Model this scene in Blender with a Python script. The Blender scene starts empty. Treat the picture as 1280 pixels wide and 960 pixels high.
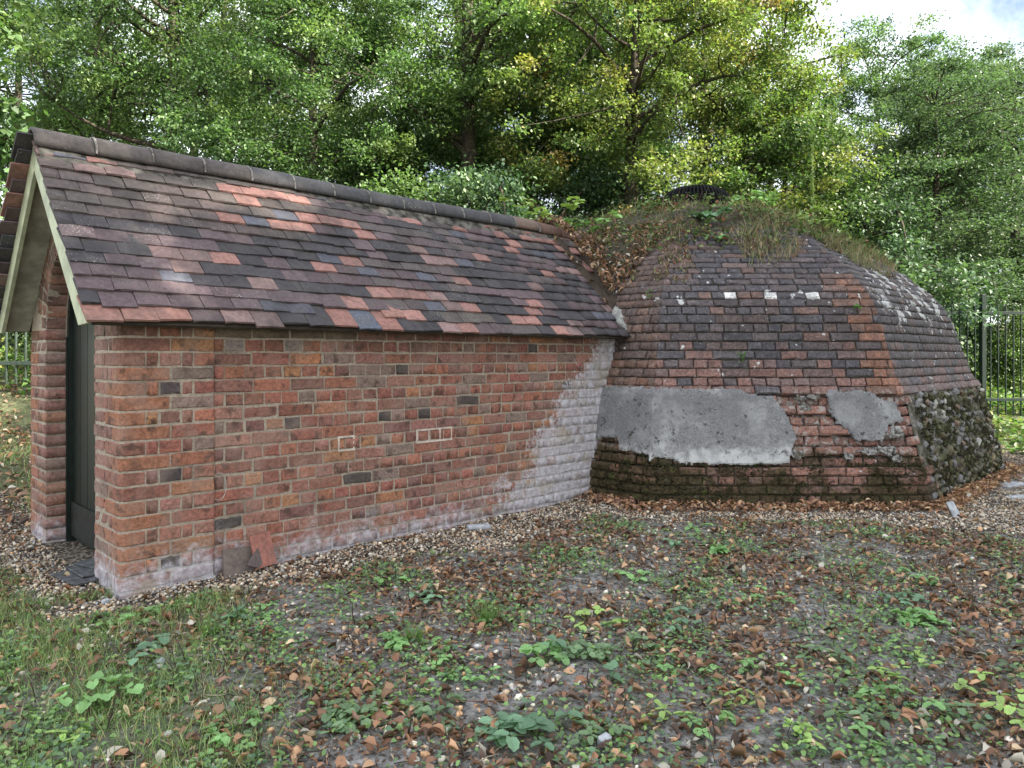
import bpy, bmesh, math, random
import numpy as np
from mathutils import Vector, Matrix, Euler
R = math.radians
rng = np.random.default_rng(7)
random.seed(7)
scene = bpy.context.scene
COL = scene.collection

# ------------------------------------------------------------------ camera
CAMZ = 1.224
cam_d = bpy.data.cameras.new("camera")
cam = bpy.data.objects.new("camera", cam_d)
COL.objects.link(cam)
cam.location = (0, 0, CAMZ)
cam.rotation_euler = (R(90), 0, 0)
cam_d.sensor_width = 36.0
cam_d.lens = 36.0 * 920 / 1280
cam_d.shift_y = -35 / 1280
cam_d.clip_end = 2000
scene.camera = cam

# ------------------------------------------------------------------ sky, sun, exposure
SUN_AZ, SUN_EL = 114.0, 42.0          # degrees clockwise from +Y (from the right), elevation
w = bpy.data.worlds.new("World")
scene.world = w
w.use_nodes = True
nt = w.node_tree
nt.nodes.clear()
out = nt.nodes.new("ShaderNodeOutputWorld")
bg = nt.nodes.new("ShaderNodeBackground")
sky = nt.nodes.new("ShaderNodeTexSky")
sky.sky_type = 'NISHITA'
sky.sun_disc = False
sky.sun_elevation = R(SUN_EL)
sky.sun_rotation = R(SUN_AZ)
sky.air_density = 1.0
sky.dust_density = 2.0
sky.ozone_density = 1.0
tc = nt.nodes.new("ShaderNodeTexCoord")
nz = nt.nodes.new("ShaderNodeTexNoise")
nz.inputs["Scale"].default_value = 2.6
nz.inputs["Detail"].default_value = 7
nz.inputs["Roughness"].default_value = 0.6
rp = nt.nodes.new("ShaderNodeValToRGB")
rp.color_ramp.elements[0].position = 0.38
rp.color_ramp.elements[1].position = 0.62
mx = nt.nodes.new("ShaderNodeMixRGB")
mx.inputs[2].default_value = (12.7, 13.1, 13.6, 1)
nt.links.new(tc.outputs["Generated"], nz.inputs["Vector"])
nt.links.new(nz.outputs["Fac"], rp.inputs[0])
nt.links.new(rp.outputs[0], mx.inputs[0])
nt.links.new(sky.outputs[0], mx.inputs[1])
nt.links.new(mx.outputs[0], bg.inputs[0])
bg.inputs[1].default_value = 0.055
nt.links.new(bg.outputs[0], out.inputs[0])

sl = bpy.data.lights.new("sun", 'SUN')
sl.energy = 5.0
sl.angle = R(0.53)
sl.color = (1.0, 0.93, 0.80)
sun = bpy.data.objects.new("sun", sl)
COL.objects.link(sun)
sdir = Vector((math.sin(R(SUN_AZ)) * math.cos(R(SUN_EL)), math.cos(R(SUN_AZ)) * math.cos(R(SUN_EL)), math.sin(R(SUN_EL))))
sun.rotation_euler = (-sdir).to_track_quat('-Z', 'Y').to_euler()
sun.location = sdir * 60

vs = scene.view_settings
vs.view_transform = 'Standard'
vs.look = 'None'
vs.gamma = 1
vs.use_curve_mapping = False
vs.exposure = 2.15
scene.cycles.max_bounces = 7
scene.cycles.diffuse_bounces = 3
scene.cycles.transmission_bounces = 4
scene.cycles.glossy_bounces = 2

# ------------------------------------------------------------------ helpers
def link(name, me, mat=None, parent=None):
    o = bpy.data.objects.new(name, me)
    COL.objects.link(o)
    if parent is not None:
        o.parent = parent
    if mat is not None and me is not None and len(me.materials) == 0:
        me.materials.append(mat)
    return o

def thing(name, label, cat, loc=(0, 0, 0), rz=0.0, group=None, me=None, mat=None):
    o = link(name, me, mat)
    o.location = loc
    o.rotation_euler = (0, 0, rz)
    o["label"] = label
    o["category"] = cat
    if group:
        o["group"] = group
    return o

def mesh_np(name, V, F, col=None, smooth=False):
    """V (n,3); F (m,k) one face size; col (n,3) point colours"""
    V = np.asarray(V, dtype=np.float32)
    F = np.asarray(F, dtype=np.int32)
    me = bpy.data.meshes.new(name)
    m, k = F.shape
    me.vertices.add(len(V))
    me.vertices.foreach_set("co", V.ravel())
    me.loops.add(m * k)
    me.loops.foreach_set("vertex_index", F.ravel())
    me.polygons.add(m)
    me.polygons.foreach_set("loop_start", np.arange(0, m * k, k, dtype=np.int32))
    me.polygons.foreach_set("loop_total", np.full(m, k, dtype=np.int32))
    if smooth:
        me.polygons.foreach_set("use_smooth", np.ones(m, dtype=bool))
    if col is None:
        col = np.ones((len(V), 3))
    a = me.color_attributes.new("Col", 'FLOAT_COLOR', 'POINT')
    c4 = np.ones((len(V), 4), dtype=np.float32)
    c4[:, :3] = col
    a.data.foreach_set("color", c4.ravel())
    me.update(calc_edges=True)
    me.validate()
    return me

def mesh_py(name, V, F, smooth=False):
    me = bpy.data.meshes.new(name)
    me.from_pydata([tuple(v) for v in V], [], F)
    a = me.color_attributes.new("Col", 'FLOAT_COLOR', 'POINT')
    a.data.foreach_set("color", np.ones(len(me.vertices) * 4, dtype=np.float32))
    bm = bmesh.new()
    bm.from_mesh(me)
    bmesh.ops.recalc_face_normals(bm, faces=bm.faces)
    bm.to_mesh(me)
    bm.free()
    if smooth:
        for p in me.polygons:
            p.use_smooth = True
    me.update()
    return me

def box_vf(x0, x1, y0, y1, z0, z1):
    V = [(x0, y0, z0), (x1, y0, z0), (x1, y1, z0), (x0, y1, z0), (x0, y0, z1), (x1, y0, z1), (x1, y1, z1), (x0, y1, z1)]
    F = [(0, 3, 2, 1), (4, 5, 6, 7), (0, 1, 5, 4), (1, 2, 6, 5), (2, 3, 7, 6), (3, 0, 4, 7)]
    return V, F

def bevel_box(name, sx, sy, sz, b=0.004, seg=1, jit=0.0, seed=0):
    bm = bmesh.new()
    bmesh.ops.create_cube(bm, size=1.0)
    r = random.Random(seed)
    for v in bm.verts:
        v.co = Vector((v.co.x * sx + r.uniform(-jit, jit), v.co.y * sy + r.uniform(-jit, jit), v.co.z * sz + r.uniform(-jit, jit)))
    if b > 0:
        bmesh.ops.bevel(bm, geom=bm.edges[:], offset=b, segments=seg, affect='EDGES')
    me = bpy.data.meshes.new(name)
    bm.to_mesh(me)
    bm.free()
    a = me.color_attributes.new("Col", 'FLOAT_COLOR', 'POINT')
    a.data.foreach_set("color", np.ones(len(me.vertices) * 4, dtype=np.float32))
    return me

def tube_np(pts, rad, k=7):
    """tube along polyline -> V,F(quads)"""
    pts = np.asarray(pts, float)
    n = len(pts)
    T = np.gradient(pts, axis=0)
    T /= np.linalg.norm(T, axis=1)[:, None] + 1e-9
    ref = np.array([0.31, 0.17, 0.93]) if abs(T[0, 2]) < 0.9 else np.array([1.0, 0.1, 0.0])
    A = np.cross(T, ref)
    A /= np.linalg.norm(A, axis=1)[:, None] + 1e-9
    B = np.cross(T, A)
    th = np.linspace(0, 2 * np.pi, k, endpoint=False)
    ring = np.cos(th)[None, :, None] * A[:, None, :] + np.sin(th)[None, :, None] * B[:, None, :]
    V = pts[:, None, :] + ring * np.asarray(rad, float)[:, None, None]
    V = V.reshape(-1, 3)
    i = np.arange(n - 1)[:, None] * k
    j = np.arange(k)[None, :]
    jn = (j + 1) % k
    F = np.stack([i + j, i + jn, i + k + jn, i + k + j], axis=-1).reshape(-1, 4)
    return V, F

class Acc:
    """collects numpy pieces of one face size"""
    def __init__(self):
        self.V, self.F, self.C, self.n = [], [], [], 0
    def add(self, V, F, c=(1, 1, 1)):
        V = np.asarray(V, float)
        self.V.append(V)
        self.F.append(np.asarray(F, int) + self.n)
        c = np.asarray(c, float)
        self.C.append(np.broadcast_to(c, (len(V), 3)) if c.ndim == 1 else c)
        self.n += len(V)
    def mesh(self, name, smooth=False):
        return mesh_np(name, np.concatenate(self.V), np.concatenate(self.F), np.concatenate(self.C), smooth)

def scatter(tv, tf, M, T, C):
    """instances of a template baked in one mesh"""
    n, k = len(T), len(tv)
    V = np.einsum('nij,kj->nki', M, tv) + T[:, None, :]
    F = (tf[None] + (np.arange(n) * k)[:, None, None]).reshape(-1, tf.shape[1])
    return V.reshape(-1, 3), F, np.repeat(C, k, axis=0)

def rotmats(yaw, pitch, roll, scale):
    cy, sy, cp, sp, cr, sr = np.cos(yaw), np.sin(yaw), np.cos(pitch), np.sin(pitch), np.cos(roll), np.sin(roll)
    z, o = np.zeros_like(yaw), np.ones_like(yaw)
    Rz = np.stack([np.stack([cy, -sy, z], -1), np.stack([sy, cy, z], -1), np.stack([z, z, o], -1)], -2)
    Rx = np.stack([np.stack([o, z, z], -1), np.stack([z, cp, -sp], -1), np.stack([z, sp, cp], -1)], -2)
    Ry = np.stack([np.stack([cr, z, sr], -1), np.stack([z, o, z], -1), np.stack([-sr, z, cr], -1)], -2)
    M = Rz @ Rx @ Ry
    scale = np.asarray(scale)
    if scale.ndim == 1:
        return M * scale[:, None, None]
    return M * scale[:, None, :]

def vnoise(x, y, f=1.0, s=0.0):
    """cheap smooth pseudo noise, about -1..1"""
    x = np.asarray(x, float) * f
    y = np.asarray(y, float) * f
    return (np.sin(1.7 * x + 2.3 * y + s) + np.sin(-2.9 * x + 1.3 * y + 1.7 * s + 1.1) + np.sin(4.1 * x + 3.7 * y + 2.3 * s + 0.4) * 0.6
            + np.sin(-5.3 * x + 6.1 * y + 0.7 * s + 2.2) * 0.4) / 3.0

# ------------------------------------------------------------------ materials
DX, DY = 0.7096, 0.7046               # direction of the brick passage
OX, OY = -2.656, 4.401                # middle of its gable end
PANG = math.atan2(DY, DX)

class NT:
    def __init__(self, name):
        self.m = bpy.data.materials.new(name)
        self.m.use_nodes = True
        self.t = self.m.node_tree
        self.t.nodes.clear()
        self.o = self.t.nodes.new("ShaderNodeOutputMaterial")
        self.geo = None
    def n(self, typ, **kw):
        nd = self.t.nodes.new(typ)
        for k, v in kw.items():
            setattr(nd, k, v)
        return nd
    def lk(self, a, b):
        self.t.links.new(a, b)
    def setin(self, sock, v):
        if hasattr(v, "bl_rna") and v.bl_rna.identifier.startswith("NodeSocket"):
            self.lk(v, sock)
        else:
            sock.default_value = v
    def pos(self):
        if self.geo is None:
            self.geo = self.n("ShaderNodeNewGeometry")
        return self.geo.outputs["Position"]
    def math(self, op, a, b=0.0, clamp=False):
        nd = self.n("ShaderNodeMath", operation=op, use_clamp=clamp)
        self.setin(nd.inputs[0], a)
        self.setin(nd.inputs[1], b)
        return nd.outputs[0]
    def noise(self, scale, detail=3.0, rough=0.55, vec=None):
        nd = self.n("ShaderNodeTexNoise")
        nd.inputs["Scale"].default_value = scale
        nd.inputs["Detail"].default_value = detail
        nd.inputs["Roughness"].default_value = rough
        self.lk(vec if vec is not None else self.pos(), nd.inputs["Vector"])
        return nd.outputs["Fac"]
    def voronoi(self, scale, vec=None, feature='F1'):
        nd = self.n("ShaderNodeTexVoronoi", feature=feature)
        nd.inputs["Scale"].default_value = scale
        self.lk(vec if vec is not None else self.pos(), nd.inputs["Vector"])
        return nd.outputs["Distance"]
    def step(self, v, lo, hi):
        nd = self.n("ShaderNodeMapRange", interpolation_type='SMOOTHSTEP')
        self.setin(nd.inputs[0], v)
        nd.inputs[1].default_value = lo
        nd.inputs[2].default_value = hi
        return nd.outputs[0]
    def mix(self, f, a, b, blend='MIX'):
        nd = self.n("ShaderNodeMixRGB", blend_type=blend)
        self.setin(nd.inputs[0], f)
        for i, c in ((1, a), (2, b)):
            if isinstance(c, tuple):
                nd.inputs[i].default_value = (c[0], c[1], c[2], 1)
            else:
                self.lk(c, nd.inputs[i])
        return nd.outputs[0]
    def attr(self):
        nd = self.n("ShaderNodeAttribute", attribute_name="Col")
        return nd.outputs["Color"]
    def objcol(self):
        nd = self.n("ShaderNodeObjectInfo")
        return nd.outputs["Color"], nd.outputs["Random"]
    def xyz(self):
        nd = self.n("ShaderNodeSeparateXYZ")
        self.lk(self.pos(), nd.inputs[0])
        return nd.outputs
    def passage_t(self):
        nd = self.n("ShaderNodeVectorMath", operation='DOT_PRODUCT')
        self.lk(self.pos(), nd.inputs[0])
        nd.inputs[1].default_value = (DX, DY, 0)
        return self.math('SUBTRACT', nd.outputs["Value"], OX * DX + OY * DY)
    def finish(self, color, rough=0.85, bump=None, bstr=0.4, bdist=0.01, spec=0.3, metal=0.0, trans=None):
        p = self.n("ShaderNodeBsdfPrincipled")
        self.setin(p.inputs["Base Color"], (color[0], color[1], color[2], 1) if isinstance(color, tuple) else color)
        self.setin(p.inputs["Roughness"], rough)
        p.inputs["Specular IOR Level"].default_value = spec
        p.inputs["Metallic"].default_value = metal
        if bump is not None:
            b = self.n("ShaderNodeBump")
            b.inputs["Strength"].default_value = bstr
            b.inputs["Distance"].default_value = bdist
            self.lk(bump, b.inputs["Height"])
            self.lk(b.outputs[0], p.inputs["Normal"])
        if trans is not None:
            tr = self.n("ShaderNodeBsdfTranslucent")
            self.setin(tr.inputs["Color"], trans[1])
            ms = self.n("ShaderNodeMixShader")
            ms.inputs[0].default_value = trans[0]
            self.lk(p.outputs[0], ms.inputs[1])
            self.lk(tr.outputs[0], ms.inputs[2])
            self.lk(ms.outputs[0], self.o.inputs[0])
        else:
            self.lk(p.outputs[0], self.o.inputs[0])
        return self.m

def simple(name, c, rough=0.8, nscale=30, amt=0.35, bstr=0.2, metal=0.0, spec=0.3):
    g = NT(name)
    f = g.noise(nscale, 4)
    c2 = g.mix(g.step(f, 0.3, 0.7), tuple(x * (1 - amt) for x in c), tuple(x * (1 + amt * 0.6) for x in c))
    return g.finish(c2, rough, f, bstr, 0.005, spec, metal)

def lime(g, col, strength=0.92):
    """whitewash and salt bloom on the passage wall: its far end and its foot"""
    t = g.passage_t()
    z = g.xyz()[2]
    big = g.noise(3.2, 4, 0.6)
    fine = g.noise(26, 4, 0.65)
    edge = g.math('ADD', g.math('MULTIPLY', z, 0.92), 2.62)
    d = g.math('SUBTRACT', t, edge)
    d = g.math('ADD', d, g.math('MULTIPLY', g.math('SUBTRACT', big, 0.5), 0.9))
    d = g.math('ADD', d, g.math('MULTIPLY', g.math('SUBTRACT', fine, 0.5), 0.8))
    m1 = g.math('MULTIPLY', g.step(d, -0.08, 0.06), 0.82)
    h = g.math('SUBTRACT', 0.17, z)
    h = g.math('ADD', h, g.math('MULTIPLY', g.math('SUBTRACT', big, 0.5), 0.55))
    h = g.math('ADD', h, g.math('MULTIPLY', g.math('SUBTRACT', fine, 0.5), 0.35))
    m2 = g.math('MULTIPLY', g.step(h, -0.06, 0.16), 0.8)
    m = g.math('MAXIMUM', m1, m2)
    patch = g.step(g.noise(15, 3, 0.6), 0.28, 0.56)
    m = g.math('MULTIPLY', g.math('MULTIPLY', m, g.math('ADD', g.math('MULTIPLY', patch, 0.6), 0.4)), strength)
    white = g.mix(g.step(fine, 0.35, 0.65), (0.38, 0.365, 0.39), (0.62, 0.61, 0.66))
    white = g.mix(g.math('MULTIPLY', g.step(g.noise(4.5, 2), 0.55, 0.68), 0.55), white, (0.33, 0.30, 0.18))
    return g.mix(m, col, white)

def brick_wall_mat():
    g = NT("wall_brick")
    oc, rnd = g.objcol()
    base = g.mix(1.0, oc, g.attr(), 'MULTIPLY')
    f1 = g.noise(55, 4, 0.65)
    f2 = g.noise(14, 4, 0.6)
    f3 = g.noise(200, 2)
    c = g.mix(g.step(f1, 0.28, 0.75), g.mix(1.0, base, (0.60, 0.56, 0.56), 'MULTIPLY'), g.mix(1.0, base, (1.22, 1.2, 1.16), 'MULTIPLY'))
    c = g.mix(g.math('MULTIPLY', g.step(f2, 0.53, 0.66), 0.75), c, (0.060, 0.038, 0.032))
    c = g.mix(g.math('MULTIPLY', g.step(g.noise(6.0, 4), 0.42, 0.70), 0.42), c, (0.33, 0.24, 0.20))
    c = g.mix(0.04, c, (0.42, 0.32, 0.265))
    sp = g.step(g.voronoi(75), 0.20, 0.12)
    c = g.mix(g.math('MULTIPLY', sp, g.math('MULTIPLY', g.step(f2, 0.45, 0.6), 0.6)), c, (0.03, 0.02, 0.02))
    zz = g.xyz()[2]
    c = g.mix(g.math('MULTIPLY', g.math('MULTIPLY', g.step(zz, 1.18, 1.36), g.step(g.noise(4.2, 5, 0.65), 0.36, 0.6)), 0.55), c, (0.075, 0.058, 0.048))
    mps = g.n("ShaderNodeMapping")
    mps.inputs["Scale"].default_value = (7.0, 7.0, 1.1)
    g.lk(g.pos(), mps.inputs[0])
    c = g.mix(g.math('MULTIPLY', g.step(g.noise(1.0, 5, 0.6, mps.outputs[0]), 0.56, 0.70), 0.40), c, (0.085, 0.062, 0.052))
    c = lime(g, c)
    b = g.math('ADD', g.math('MULTIPLY', f1, 0.7), g.math('MULTIPLY', f3, 0.3))
    b = g.math('ADD', b, g.math('MULTIPLY', f2, 0.8))
    return g.finish(c, 0.9, b, 0.75, 0.012, 0.2)

def mortar_mat():
    g = NT("lime_mortar")
    f = g.noise(60, 4, 0.7)
    c = g.mix(g.step(f, 0.3, 0.7), (0.27, 0.225, 0.18), (0.46, 0.39, 0.315))
    c = g.mix(g.math('MULTIPLY', g.step(g.noise(4, 3), 0.5, 0.7), 0.5), c, (0.13, 0.10, 0.08))
    c = lime(g, c)
    return g.finish(c, 0.95, f, 0.6, 0.008, 0.15)

def plain_brick_mat():
    """sides nobody sees from here: coursed brick as a texture"""
    g = NT("plain_brickwork")
    bt = g.n("ShaderNodeTexBrick")
    tcn = g.n("ShaderNodeTexCoord")
    mp = g.n("ShaderNodeMapping")
    mp.inputs["Rotation"].default_value = (R(90), 0, 0)
    g.lk(tcn.outputs["Object"], mp.inputs[0])
    g.lk(mp.outputs[0], bt.inputs["Vector"])
    bt.inputs["Scale"].default_value = 4.4
    bt.inputs["Color1"].default_value = (0.24, 0.085, 0.06, 1)
    bt.inputs["Color2"].default_value = (0.13, 0.06, 0.05, 1)
    bt.inputs["Mortar"].default_value = (0.3, 0.25, 0.19, 1)
    return g.finish(bt.outputs["Color"], 0.9)

def dome_brick_mat(kind="brick"):
    g = NT("dome_" + kind)
    f1 = g.noise(45, 4, 0.65)
    f2 = g.noise(9, 4, 0.6)
    x, y, z = g.xyz()
    if kind == "brick":
        oc, rnd = g.objcol()
        base = g.mix(1.0, oc, g.attr(), 'MULTIPLY')
        c = g.mix(g.step(f1, 0.28, 0.75), g.mix(1.0, base, (0.55, 0.55, 0.57), 'MULTIPLY'), g.mix(1.0, base, (1.4, 1.35, 1.3), 'MULTIPLY'))
        # soot-dark weathering on the upper courses
        dk = g.math('MULTIPLY', g.step(z, 0.95, 1.35), g.step(f2, 0.32, 0.6))
        c = g.mix(g.math('MULTIPLY', dk, 0.45), c, (0.062, 0.058, 0.062))
    else:
        c = g.mix(g.step(f1, 0.3, 0.7), (0.028, 0.024, 0.02), (0.10, 0.085, 0.068))
    # grey bloom
    c = g.mix(g.math('MULTIPLY', g.step(g.noise(21, 5, 0.7), 0.52, 0.72), 0.5), c, (0.25, 0.235, 0.235))
    # white lichen blots, thickest on the right hand face
    vor = g.voronoi(13)
    band = g.math('SUBTRACT', 1.0, g.math('MULTIPLY', g.math('ABSOLUTE', g.math('SUBTRACT', z, 1.72)), 7.0), True)
    rgt = g.math('MULTIPLY', g.step(x, 3.2, 3.6), g.step(z, 1.35, 1.7))
    k = g.math('ADD', g.math('MULTIPLY', band, 0.11), g.math('MULTIPLY', rgt, 0.16))
    k = g.math('ADD', k, 0.055)
    gate = g.step(g.noise(5.5, 3), 0.48, 0.62)
    thr = g.math('ADD', g.math('MULTIPLY', k, gate), g.math('MULTIPLY', g.math('SUBTRACT', f1, 0.5), 0.12))
    lm = g.step(g.math('SUBTRACT', thr, g.math('MULTIPLY', vor, 0.26)), 0.0, 0.02)
    c = g.mix(g.math('MULTIPLY', lm, 0.9), c, (0.56, 0.56, 0.55))
    lb = g.math('MULTIPLY', g.step(z, 0.36, 0.45), g.step(z, 1.0, 0.85))
    lb = g.math('MULTIPLY', lb, g.step(g.noise(17, 5, 0.7), 0.50, 0.60))
    c = g.mix(g.math('MULTIPLY', lb, 0.75), c, (0.40, 0.385, 0.36))
    # moss towards the ground and in damp patches
    mh = g.math('SUBTRACT', g.math('ADD', 0.42, g.math('MULTIPLY', g.step(x, 2.2, 1.3), 0.16)), z)
    mh = g.math('ADD', mh, g.math('MULTIPLY', g.math('SUBTRACT', g.noise(3.5, 5, 0.65), 0.5), 1.5))
    mm = g.step(mh, 0.05, 0.32)
    mc = g.mix(g.step(f1, 0.3, 0.7), (0.018, 0.016, 0.008), (0.062, 0.054, 0.022))
    mc = g.mix(g.math('MULTIPLY', g.step(g.noise(6, 3), 0.62, 0.72), 0.8), mc, (0.075, 0.105, 0.022))
    c = g.mix(g.math('MULTIPLY', mm, 0.9), c, mc)
    b = g.math('ADD', f1, g.math('MULTIPLY', f2, 0.8))
    return g.finish(c, 0.9, b, 0.7, 0.012, 0.2)

def tile_mat():
    g = NT("clay_roof_tile")
    oc, rnd = g.objcol()
    base = g.mix(1.0, oc, g.attr(), 'MULTIPLY')
    f1 = g.noise(38, 4, 0.65)
    f2 = g.noise(7, 4, 0.6)
    c = g.mix(g.step(f1, 0.28, 0.75), g.mix(1.0, base, (0.72, 0.70, 0.70), 'MULTIPLY'), g.mix(1.0, base, (1.2, 1.2, 1.2), 'MULTIPLY'))
    c = g.mix(g.math('MULTIPLY', g.step(f2, 0.45, 0.7), 0.40), c, (0.095, 0.088, 0.078))
    mp = g.n("ShaderNodeMapping")
    mp.inputs["Scale"].default_value = (2.6, 2.6, 0.9)
    g.lk(g.pos(), mp.inputs[0])
    wx = g.noise(1.0, 5, 0.65, mp.outputs[0])
    c = g.mix(g.math('MULTIPLY', g.step(wx, 0.50, 0.66), 0.55), c, (0.034, 0.031, 0.032))
    c = g.mix(g.math('MULTIPLY', g.step(g.noise(1.7, 4, 0.6), 0.54, 0.68), 0.25), c, (0.15, 0.135, 0.125))
    # pale lichen specks, more of them on some tiles
    thr = g.math('MULTIPLY', g.step(rnd, 0.45, 1.0), 0.035)
    thr = g.math('ADD', thr, g.math('MULTIPLY', g.step(g.noise(3.5, 4), 0.40, 0.75), 0.035))
    vo = g.voronoi(62)
    sp = g.step(g.math('SUBTRACT', g.math('ADD', thr, g.math('MULTIPLY', g.math('SUBTRACT', g.noise(90, 2), 0.5), 0.12)), g.math('MULTIPLY', vo, 0.22)), 0.0, 0.012)
    lum = g.n("ShaderNodeRGBToBW")
    g.lk(oc, lum.inputs[0])
    old = g.step(lum.outputs[0], 0.15, 0.09)
    c = g.mix(g.math('MULTIPLY', g.math('MULTIPLY', sp, old), 0.6), c, (0.40, 0.39, 0.37))
    return g.finish(c, 0.8, f1, 0.45, 0.006, 0.35)

def leaf_mat(name, trans=0.32, rough=0.46, spec=0.42):
    g = NT(name)
    a = g.attr()
    tcol = g.mix(1.0, a, (1.35, 1.6, 0.75), 'MULTIPLY')
    return g.finish(a, rough, None, trans=(trans, tcol), spec=spec)

def bark_mat():
    g = NT("bark")
    f = g.noise(18, 5, 0.7)
    c = g.mix(g.step(f, 0.3, 0.7), (0.020, 0.016, 0.012), (0.085, 0.07, 0.052))
    c = g.mix(g.math('MULTIPLY', g.step(g.noise(4, 3), 0.5, 0.7), 0.5), c, (0.05, 0.065, 0.025))
    return g.finish(c, 0.9, f, 0.9, 0.03, 0.2)

def ground_mat():
    g = NT("woodland_ground")
    a = g.attr()
    s = g.n("ShaderNodeSeparateColor")
    g.lk(a, s.inputs[0])
    f1 = g.noise(26, 6, 0.7)
    f2 = g.noise(3.2, 4, 0.6)
    soil = g.mix(g.step(f1, 0.3, 0.72), (0.060, 0.057, 0.053), (0.40, 0.385, 0.365))
    soil = g.mix(g.math('MULTIPLY', g.step(f2, 0.45, 0.68), 0.4), soil, (0.075, 0.055, 0.043))
    gv = g.voronoi(46)
    grav = g.mix(g.step(gv, 0.15, 0.6), (0.36, 0.30, 0.23), (0.06, 0.05, 0.04))
    grass = g.mix(g.step(f1, 0.3, 0.7), (0.045, 0.060, 0.018), (0.12, 0.13, 0.045))
    soil = g.mix(g.math('MULTIPLY', g.step(g.noise(5.5, 5, 0.65), 0.50, 0.66), 0.45), soil, (0.075, 0.10, 0.045))
    c = g.mix(s.outputs[0], soil, grav)
    c = g.mix(s.outputs[1], c, grass)
    b = g.math('ADD', f1, g.math('MULTIPLY', gv, -0.5))
    return g.finish(c, 0.95, b, 0.8, 0.03, 0.2)

def render_mat():
    g = NT("cement_render")
    f1 = g.noise(70, 4, 0.7)
    f2 = g.noise(5, 5, 0.6)
    c = g.mix(g.step(f1, 0.32, 0.68), (0.15, 0.15, 0.152), (0.275, 0.275, 0.276))
    c = g.mix(g.math('MULTIPLY', g.step(f2, 0.46, 0.64), 0.60), c, (0.42, 0.42, 0.41))
    c = g.mix(g.math('MULTIPLY', g.step(g.noise(2.2, 5, 0.7), 0.55, 0.42), 0.40), c, (0.14, 0.14, 0.145))
    c = g.mix(g.math('MULTIPLY', g.step(g.math('SUBTRACT', 0.5, g.math('ADD', g.xyz()[2], g.math('MULTIPLY', g.math('SUBTRACT', g.noise(12, 4), 0.5), -0.5))), -0.02, 0.16), 0.8), c, (0.56, 0.56, 0.545))
    pit = g.math('MULTIPLY', g.step(g.noise(22, 5, 0.75), 0.57, 0.63), g.step(g.noise(4.0, 3), 0.42, 0.56))
    c = g.mix(g.math('MULTIPLY', pit, 0.9), c, (0.045, 0.042, 0.034))
    c = g.mix(g.math('MULTIPLY', g.step(g.noise(11, 6, 0.72), 0.60, 0.67), 0.85), c, (0.060, 0.058, 0.048))
    c = g.mix(g.math('MULTIPLY', g.step(g.voronoi(2.6, feature='DISTANCE_TO_EDGE'), 0.012, 0.004), 0.0), c, (0.05, 0.05, 0.05))
    return g.finish(c, 0.92, g.math('ADD', f1, g.math('MULTIPLY', f2, 0.8)), 0.6, 0.012, 0.2)

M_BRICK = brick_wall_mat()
M_MORTAR = mortar_mat()
M_PLAIN = plain_brick_mat()
M_DBRICK = dome_brick_mat("brick")
M_DMORTAR = dome_brick_mat("joint")
M_TILE = tile_mat()
M_LEAF = leaf_mat("leaf")
M_GLOSSLEAF = leaf_mat("glossy_leaf", 0.24, 0.50, 0.30)
M_LITTER = leaf_mat("dead_leaf", 0.12, 0.75, 0.25)
M_BARK = bark_mat()
M_GROUND = ground_mat()
M_RENDER = render_mat()
def scratch_mat():
    g = NT("rough_under_coat")
    f1 = g.noise(40, 5, 0.7)
    c = g.mix(g.step(f1, 0.36, 0.62), (0.06, 0.055, 0.045), (0.40, 0.39, 0.37))
    c = g.mix(g.math("MULTIPLY", g.step(g.noise(9, 4), 0.48, 0.6), 0.8), c, (0.09, 0.075, 0.055))
    return g.finish(c, 0.95, f1, 0.9, 0.015, 0.15)
M_SCRATCH = scratch_mat()
def rubble_mat():
    g = NT("mossy_rubble_mortar")
    f1 = g.noise(35, 5, 0.7)
    c = g.mix(g.step(f1, 0.32, 0.66), (0.10, 0.09, 0.075), (0.30, 0.285, 0.26))
    c = g.mix(g.math("MULTIPLY", g.step(g.noise(7, 5, 0.65), 0.42, 0.60), 0.85), c, (0.062, 0.062, 0.026))
    return g.finish(c, 0.95, f1, 0.9, 0.02, 0.15)
M_RUBBLE = rubble_mat()
M_SAGE = simple("sage_paint", (0.42, 0.44, 0.30), 0.55, 9, 0.25, 0.05)
M_SOFFIT = simple("soffit_board", (0.34, 0.33, 0.27), 0.7, 12, 0.3, 0.1)
M_GREEN = simple("dark_green_paint", (0.006, 0.013, 0.010), 0.4, 20, 0.4, 0.08, 0, 0.5)
M_KICK = simple("dull_metal", (0.025, 0.028, 0.026), 0.5, 20, 0.4, 0.05, 0.3)
M_WOOD = simple("roof_board", (0.05, 0.04, 0.03), 0.9, 20)
M_BED = simple("ridge_mortar", (0.13, 0.122, 0.105), 0.95, 12, 0.9, 0.8)
M_JOINT = simple("ridge_joint", (0.20, 0.19, 0.175), 0.95, 40, 0.6, 0.8)
M_BLACK = simple("black_iron", (0.006, 0.006, 0.008), 0.75, 30, 0.4, 0.15, 0.0, 0.15)
M_FENCE = simple("fence_green", (0.012, 0.024, 0.018), 0.45, 30, 0.3, 0.05, 0, 0.4)
M_FENCE_LIT = simple("fence_green_sunlit", (0.040, 0.060, 0.045), 0.5, 30, 0.3, 0.05, 0, 0.4)  # the green fence made paler: sunlight put into its colour
M_SLATE = simple("slate", (0.10, 0.105, 0.11), 0.7, 25, 0.5, 0.5)
M_WHITE = simple("white_stone", (0.42, 0.435, 0.46), 0.7, 25, 0.3, 0.3)
M_WIRE = simple("pale_wire", (0.42, 0.40, 0.36), 0.5, 25, 0.2, 0.0)
M_LEAD = simple("lichened_lead", (0.30, 0.30, 0.28), 0.8, 18, 0.5, 0.4)

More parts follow.
